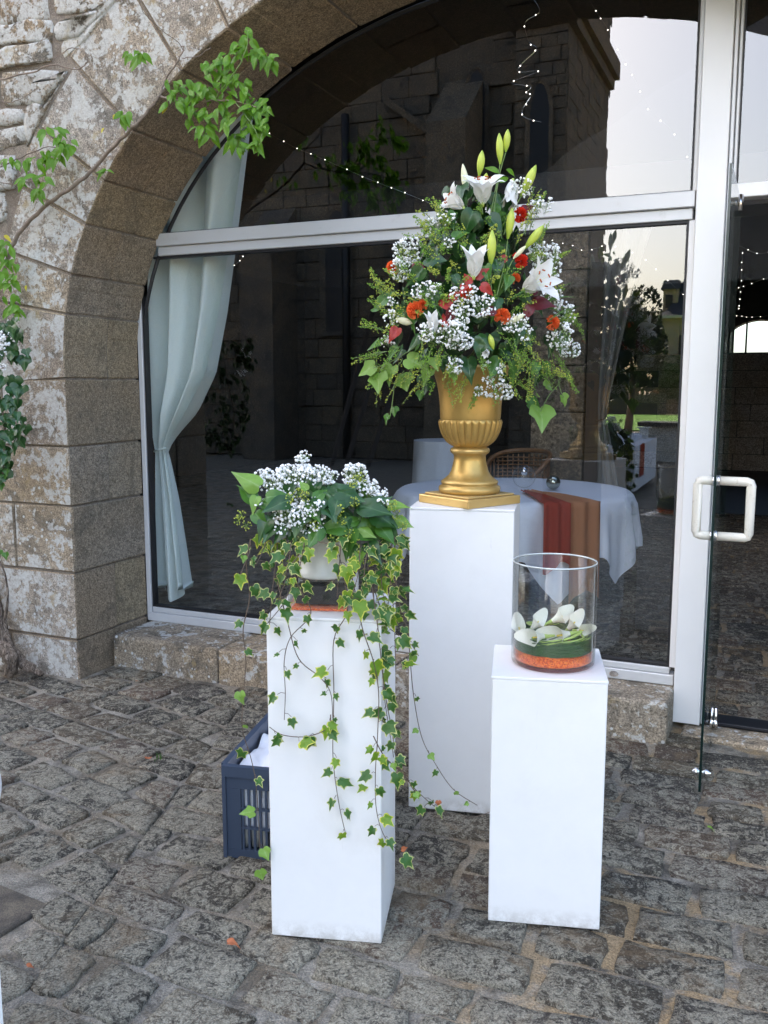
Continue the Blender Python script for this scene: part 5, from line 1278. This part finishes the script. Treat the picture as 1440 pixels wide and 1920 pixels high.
# string lights
def lights(name, pts, n, lab, jit=.003, r=.0032):
    o = thing('string_light', lab, 'string light', pts[0], 0, 'fairy light strings inside the hall'); C_ = curve_pts(pts, 8); b = MB(); b.tube(C_, .0007, 4); b.build('wire', M['chrome'], o)
    me = None
    for i in range(n):
        p = C_[int((i+.5)/n*(len(C_)-1))]+rv(jit)
        if me is None: q = MB(); q.ico((0, 0, 0), r, 0, 1); me = mesh('bulb', q.v, q.f, M['glow'], True)
        put('bulb', me, o, Matrix.Translation(p))
sq = [(985, -20), (1012, 20), (985, 42), (992, 78), (1006, 92), (978, 120), (973, 135), (1010, 133), (960, 155), (995, 162), (985, 175), (996, 178), (980, 205), (984, 220), (1015, 229)]
lights('a', [ony(x, y, .35) for x, y in sq], 15, 'loose curling string of fairy lights hanging from the top behind the upper pane')
lights('b', [ony(x, y, 1.0) for x, y in [(480, 235), (540, 270), (610, 300), (690, 335), (760, 362), (840, 395)]], 13, 'sagging fairy light string crossing the upper pane towards the bouquet')
lights('c', [ony(x, y, .8) for x, y in [(425, 512), (440, 498), (458, 476), (462, 430)]], 7, 'short row of fairy lights just right of the mint curtain')
lights('d', [ony(x, y, 1.5) for x, y in [(1100, -10), (1120, 25), (1140, 55), (1170, 115), (1190, 150), (1220, 210), (1260, 245), (1300, 318)]], 12, 'fairy light string slanting across the bright upper right pane')
lights('e', [ony(x, y, 2.5) for x, y in [(1030, 450), (1065, 458), (1100, 470), (1140, 460), (1200, 480), (1240, 515), (1290, 560)]], 12, 'fairy light string crossing the lower right pane below the transom')
lights('f', [ony(x, y, 3.0) for x, y in [(1355, 450), (1385, 460), (1420, 475), (1450, 470)]], 5, 'upper fairy light string seen through the open door')
lights('g', [ony(x, y, 4.5) for x, y in [(1360, 600), (1380, 545), (1400, 535), (1440, 520)]], 6, 'middle fairy light string seen through the open door')
lights('h', [ony(x, y, 6) for x, y in [(1355, 592), (1385, 592), (1410, 595), (1450, 590)]], 8, 'low level row of fairy lights above the lunette window')
lights('i', [ony(x, y, 3.4) for x, y in [(1392, 470), (1390, 520), (1386, 570), (1384, 580)]], 9, 'vertical fairy light string beside the open glass door')

# ================================================================== COURTYARD BEHIND THE VIEWPOINT (seen mirrored in the glass)
ch = thing('church', 'tall dark stone church with tower and buttresses mirrored in the glass', 'church', (-4, -14, 0))
def cwl(name, a, b_, mat='church', w=.0): 
    q = MB(); q.box(a, b_); return q.build(name, M[mat], ch)
cwl('wall', (-24, -18, 0), (-1.5, -13.0, 21))  # wall and tower raised beyond view to keep sun off the courtyard
cwl('tower', (-1.45, -16.5, 0), (-.5, -12.6, 23))
cwl('cornice', (-1.6, -16.6, 7.95), (-.28, -12.42, 8.3)); cwl('cornice', (-1.53, -16.55, 7.75), (-.38, -12.5, 7.945)); cwl('cornice', (-1.5, -16.5, 4.0), (-.42, -12.52, 4.15)); cwl('cornice', (-1.47, -16.5, 3.85), (-.46, -12.56, 3.995))
for x, h in ((-6.9, 5.2), (-2.9, 7.2), (-10.4, 5.2)):
    q = MB(); q.box((x, -13.0, 0), (x+.75, -11.9, h-1)); q.add([(x, -11.9, h-1), (x+.75, -11.9, h-1), (x+.75, -13, h), (x, -13, h), (x, -13, h-1), (x+.75, -13, h-1)], [(0, 1, 2, 3), (0, 3, 4), (1, 5, 2)]); q.build('buttress', M['church'], ch)
# stone blocks of the facade that can be told apart in the mirror
z_ = 0; nb = 0
while z_ < 8.5:
    h = rnd.uniform(.3, .42); x = -9.4+rnd.uniform(-.3, 0)
    while x < -1.75:
        w_ = rnd.uniform(.4, .85)
        if nb < 290 and not (-3.0 < x+w_/2 < -2.1): bbox('facade_stone', (x+.005, -13.0, z_+.005), (x+w_-.005, -12.955+rnd.uniform(0, .05), z_+h-.005), M['church'], .012, ch); nb += 1
        x += w_
    z_ += h
q = MB(); nq = 0; z_ = 0
while z_ < 12:
    h = rnd.uniform(.16, .26); x = -1.45; yy = -12.6
    while yy > -16.3:
        w_ = rnd.uniform(.25, .6); q.box((-.5, yy-w_+.01, z_+.01), (-.5+rnd.uniform(.0, .015), yy-.01, z_+h-.01)); yy -= w_
    while x < -.6:
        w_ = min(rnd.uniform(.22, .5), -.5-x); q.box((x+.008, -12.6, z_+.008), (x+w_-.008, -12.57+rnd.uniform(0, .03), z_+h-.008)); x += w_
    z_ += h
tag(q.build('tower_masonry', M['church'], ch), kind='stuff')
def lancet(x, z0, w_, h, y):
    q = MB(); pts = [(-w_/2, 0), (w_/2, 0), (w_/2, h*.75)]+[(w_/2*math.cos(a*math.pi/10), h*.75+h*.25*math.sin(a*math.pi/10)) for a in range(1, 10)]+[(-w_/2, h*.75)]
    n = len(pts); v = [(x+a, y+.035, z0+c) for a, c in pts]+[(x+a*1.5, y+.06, z0-.08+c*1.06) for a, c in pts]+[(x+a, y-.12, z0+c) for a, c in pts]
    o = MB(); o.add(v[:], [(i, (i+1) % n, n+(i+1) % n, n+i) for i in range(n)]+[(i, (i+1) % n, 2*n+(i+1) % n, 2*n+i) for i in range(n)]); f_ = o.build('lancet_window', M['trim'] if False else M['church'], ch)
    g_ = MB(); g_.add([(p[0], y+.033, p[2]) for p in v[:n]], [tuple(range(n))]); g_.build('pane', M['iron'], f_)
lancet(-1.68-.6, 5.3, .35, 2.0, -12.93); lancet(-.97, 4.6, .34, 2.2, -12.54); lancet(-5.2, 2.6, .5, 2.4, -12.9)
q = MB(); q.tube([(-4.95, -12.8, 0), (-4.95, -12.8, 6.8)], .08, 10); q.build('drainpipe', M['iron'], ch, True)
q = MB(); q.add([(-16, -12.7, 5.6), (-3.4, -12.7, 5.6), (-3.4, -14.5, 8.5), (-16, -14.5, 8.5)], [(0, 1, 2, 3)]); 
q = MB(); q.box((-4.1, -12.9, 6.9), (-1.75, -12.75, 7.05)); q.v = [Vector((p.x, p.y, p.z-(p.x+4.1)*.75)) for p in q.v]; q.build('raking_moulding', M['church'], ch)
for x, dx in ((-4.2, .5), (-3.75, .65), (-4.5, .35)):
    q = MB(); q.tube([(x, -11.2, 0), (x+dx, -12.75, 3.6)], .05, 4); tag(q.build('leaning_beam', M['wood'], None, False, Matrix.Translation((x, -11.2, 0))), {-4.2: 'long timber leaning on the church wall, middle one of three', -3.75: 'timber leaning on the church wall, nearest the tower', -4.5: 'timber leaning on the church wall beside the drainpipe'}[x], 'timber')
# house
hs_ = thing('manor_house', 'sunlit stone manor with slate roof and dormer mirrored in the lower pane', 'house', (-1.5, -52, 0))
def hb(name, boxes, mat): 
    q = MB()
    for a, c in boxes: q.box(a, c)
    return q.build(name, M[mat], hs_)
hb('wall', [((-2.95, -60, 0), (6, -48, 5.25))], 'lime'); hb('wall', [((-3.6, -62, 0), (-2.96, -50, 5.0))], 'lime')
def roofm(name, rings, mat):
    q = MB(); v = []
    for x0, x1, y0, y1, z_ in rings: v += [(x0, y0, z_), (x1, y0, z_), (x1, y1, z_), (x0, y1, z_)]
    f = []
    for k in range(len(rings)-1): f += [(4*k+i, 4*k+(i+1) % 4, 4*k+4+(i+1) % 4, 4*k+4+i) for i in range(4)]
    f.append(tuple(range(len(v)-4, len(v)))); q.add(v, f); return q.build(name, M[mat], hs_)
roofm('roof', [(-3.2, 6.3, -60.3, -47.7, 5.25), (-2.75, 5.6, -59.5, -48.2, 5.55), (-2.4, 5, -58.6, -48.8, 6.2), (-2.05, 4.4, -58, -49.5, 7.3), (-1.6, 4.2, -57.5, -50.2, 9.6)], 'slate')
roofm('roof', [(-3.9, -2.96, -62, -49.8, 5.0), (-3.4, -2.96, -62, -50.2, 5.35)], 'slate')
hb('cornice', [((-3.25, -60.3, 5.1), (6.3, -47.65, 5.26)), ((-3.95, -62, 4.88), (-3.22, -49.75, 5.01))], 'trim')
dm_ = hb('dormer', [((-3.0, -50, 5.3), (-2.2, -48.6, 6.75))], 'lime'); roofm('dormer_roof', [(-3.12, -2.1, -50.6, -48.4, 6.7), (-3.0, -2.2, -50.4, -48.6, 7.2)], 'slate')
hb('window', [((-2.85, -48.58, 5.7), (-2.5, -48.5, 6.4))], 'iron'); hb('window', [((-2.0, -48.0, 2.6), (-1.5, -47.94, 4.2))], 'iron'); hb('chimney', [((-1.25, -52, 8.2), (-.9, -51.5, 10.2))], 'lime')
setting('garden_wall', [((-16, -45.2, 0), (-2.2, -44.8, 1.05))], M['church'])
def shrub(name, c, rx, ry, rz_, n, s_, mat, label, cat, group=None, trunk=None):
    o = thing(name, label, cat, (c[0], c[1], 0), 0, group); q = MB(); cl = [(Vector((rnd.uniform(-.7, .7)*rx, rnd.uniform(-.7, .7)*ry, rnd.uniform(-.7, .75)*rz_)), rnd.uniform(.3, .5)) for _ in range(14)]
    for i in range(n):
        cc_, rr = rnd.choice(cl); d = rv(); d.normalize(); d = Vector((d.x*rx, d.y*ry, d.z*rz_))*rr; p = Vector(c)+cc_+d; a = rv(); a.normalize(); x = a.orthogonal().normalized()*s_*rnd.uniform(.6, 1.3); y = a.cross(x)
        q.add([p-x, p+y*.5, p+x, p-y*.5], [(0, 1, 2, 3)])
    tag(q.build('foliage', M[mat], o), kind='stuff')
    q = MB(); q.tube([(c[0], c[1], 0), (c[0]+.1, c[1], c[2]*.5), (c[0], c[1], c[2])], [.14 if trunk else .05, .09 if trunk else .03, .03], 7); q.build('trunk', M['bark'], o, True)
shrub('garden_tree', (-1.1, -25, 2.6), 1.0, 1.3, 1.6, 5200, .09, 'tree', 'dark leafy tree in front of the garden wall mirrored beside the curtain', 'tree', trunk=1)
shrub('far_tree', (-4.3, -49, 4.6), 1.2, 1.2, 1.4, 3000, .12, 'tree', 'small dark pine beside the manor house roof', 'tree', trunk=1)
shrub('garden_shrub', (-2.0, -46.5, 1.6), 1.6, 1.2, 1.3, 4200, .09, 'hedge', 'yellow green shrub in front of the manor house', 'shrub')
shrub('garden_shrub', (-4.6, -46.6, 1.3), 1.7, 1.0, .9, 2600, .09, 'hedge', 'low green shrub behind the garden wall near the dark tree', 'shrub')
# buffet table
bt = thing('buffet_table', 'long buffet table under a white cloth mirrored beside the grey curtain', 'table', (1.2, -9.3, 0))
q = MB(); q.box((.85, -10.4, .66), (1.5, -8.2, .69)); q.build('tabletop', M['wood'], bt)
q = MB(); q.box((.83, -10.42, .10), (1.52, -8.18, .70)); bco = q.build('tablecloth', M['linen'], bt)
q = MB(); q.grid(lambda u, v_: Vector((1.53+.02*math.sin(u*2.3)*0+.012*math.sin(u*9), -8.6-.35*u, .71-.45*v_)), 8, 4); tag(q.build('table_runner', M['organza_red'], None, True, Matrix.Translation((1.53, -8.7, .7))), 'rust cloth hanging over the end of the mirrored buffet table', 'table runner')
q = MB()
for i in range(6): q.box((.95, -9.2-i*.16, .71), (1.35, -9.1-i*.16, .74+.01*i))
tag(q.build('stacked_trays', M['linen'], None, False, Matrix.Translation((1.1, -9.6, .71))), 'white trays laid out on the mirrored buffet table', 'trays', kind='stuff')
q = MB(); q.box((1.3, -10.2, .70), (1.42, -10.1, .86)); q.box((1.26, -10.22, .861), (1.46, -10.08, .875)); tag(q.build('card_holder', M['pot'], None, False, Matrix.Translation((1.36, -10.15, .7))), 'small cream card stand at the end of the buffet table', 'stand')
bc = thing('bar_counter', 'pale bar counter with dark top in front of the dark suited person', 'counter', (1.7, -14.8, 0))
q = MB(); q.box((.75, -15.2, 0), (3.4, -14.6, .70)); q.build('front', M['trim'], bc); q = MB(); q.box((.65, -15.25, .701), (3.5, -14.5, .78)); q.build('counter_top', M['iron'], bc)
# person behind the counter, arm reaching forward
pp = Vector((1.95, -15.6, 0))
pe = thing('person', 'person in dark clothes with slate blue sleeve reaching over the bar counter', 'person', pp)
def skin(name, verts, edges, mat, sub=2, rootv=0):
    me = bpy.data.meshes.new(name); me.from_pydata([pp+Vector(v[:3]) for v in verts], edges, []); o = bpy.data.objects.new(name, me); col.objects.link(o)
    md = o.modifiers.new('skin', 'SKIN'); sd_ = o.modifiers.new('sub', 'SUBSURF'); sd_.levels = sd_.render_levels = sub; md.use_smooth_shade = True
    for i, v in enumerate(verts): me.skin_vertices[0].data[i].radius = (v[3], v[3]*(v[4] if len(v) > 4 else 1)); me.skin_vertices[0].data[i].use_root = i == rootv
    dg = bpy.context.evaluated_depsgraph_get(); nm = bpy.data.meshes.new_from_object(o.evaluated_get(dg)); bpy.data.objects.remove(o); nm.materials.clear(); nm.materials.append(mat)
    nm.polygons.foreach_set('use_smooth', [True]*len(nm.polygons))
    nm.transform(Matrix.Translation(-pp)); return put(name, nm, pe, Matrix.Translation(pp))
skin('body', [(0, 0, .95, .15, .8), (0, .02, 1.2, .15, .75), (0, .08, 1.42, .15, .7), (0, .13, 1.55, .06), (0, .17, 1.62, .055), (.10, 0, .85, .09), (.11, 0, .48, .06), (.11, -.02, .08, .05), (.11, .12, .04, .04), (-.10, 0, .85, .09), (-.11, 0, .48, .06), (-.11, -.02, .08, .05), (-.11, .12, .04, .04)],
     [(0, 1), (1, 2), (2, 3), (3, 4), (0, 5), (5, 6), (6, 7), (7, 8), (0, 9), (9, 10), (10, 11), (11, 12)], M['suit'])
for s_ in (-1, 1):
    a = skin('sleeve', [(s_*.17, .08, 1.44, .065), (s_*.26, .22, 1.2, .05), (s_*.22, .44, 1.02, .04)], [(0, 1), (1, 2)], M['sleeve'])
    h_ = skin('hand', [(s_*.22, .44, 1.02, .03), (s_*.215, .5, .99, .038, .5), (s_*.20, .55, .965, .03, .5)]+[(s_*(.20+.018*(k-1.5)), .60+.01*(k % 2), .94, .009) for k in range(4)]+[(s_*.17, .53, .96, .011)], [(0, 1), (1, 2)]+[(2, 3+k) for k in range(4)]+[(1, 7)], M['skin'], 1)
hdm = MB(); hdm.lathe([(max(.004, .082*math.sin(math.pi*k/12))*(1 if k < 8 else 1.05), -.115*math.cos(math.pi*k/12)) for k in range(13)], 20)
hdm.v = [pp+Vector((p.x*.92, p.y*1.1+.19+(.012 if p.y > .05 and abs(p.x) < .02 and -.03 < p.z < .02 else 0), p.z+1.70)) for p in hdm.v]; hdm.build('head', M['skin'], pe, True)
hr_ = MB(); hr_.lathe([(max(.004, .09*math.sin(math.pi*k/12)), -.12*math.cos(math.pi*k/12)) for k in range(6, 13)], 20); hr_.v = [pp+Vector((p.x*.95, p.y*1.1+.175, p.z+1.72)) for p in hr_.v]; hr_.build('hair', M['iron'], pe, True)
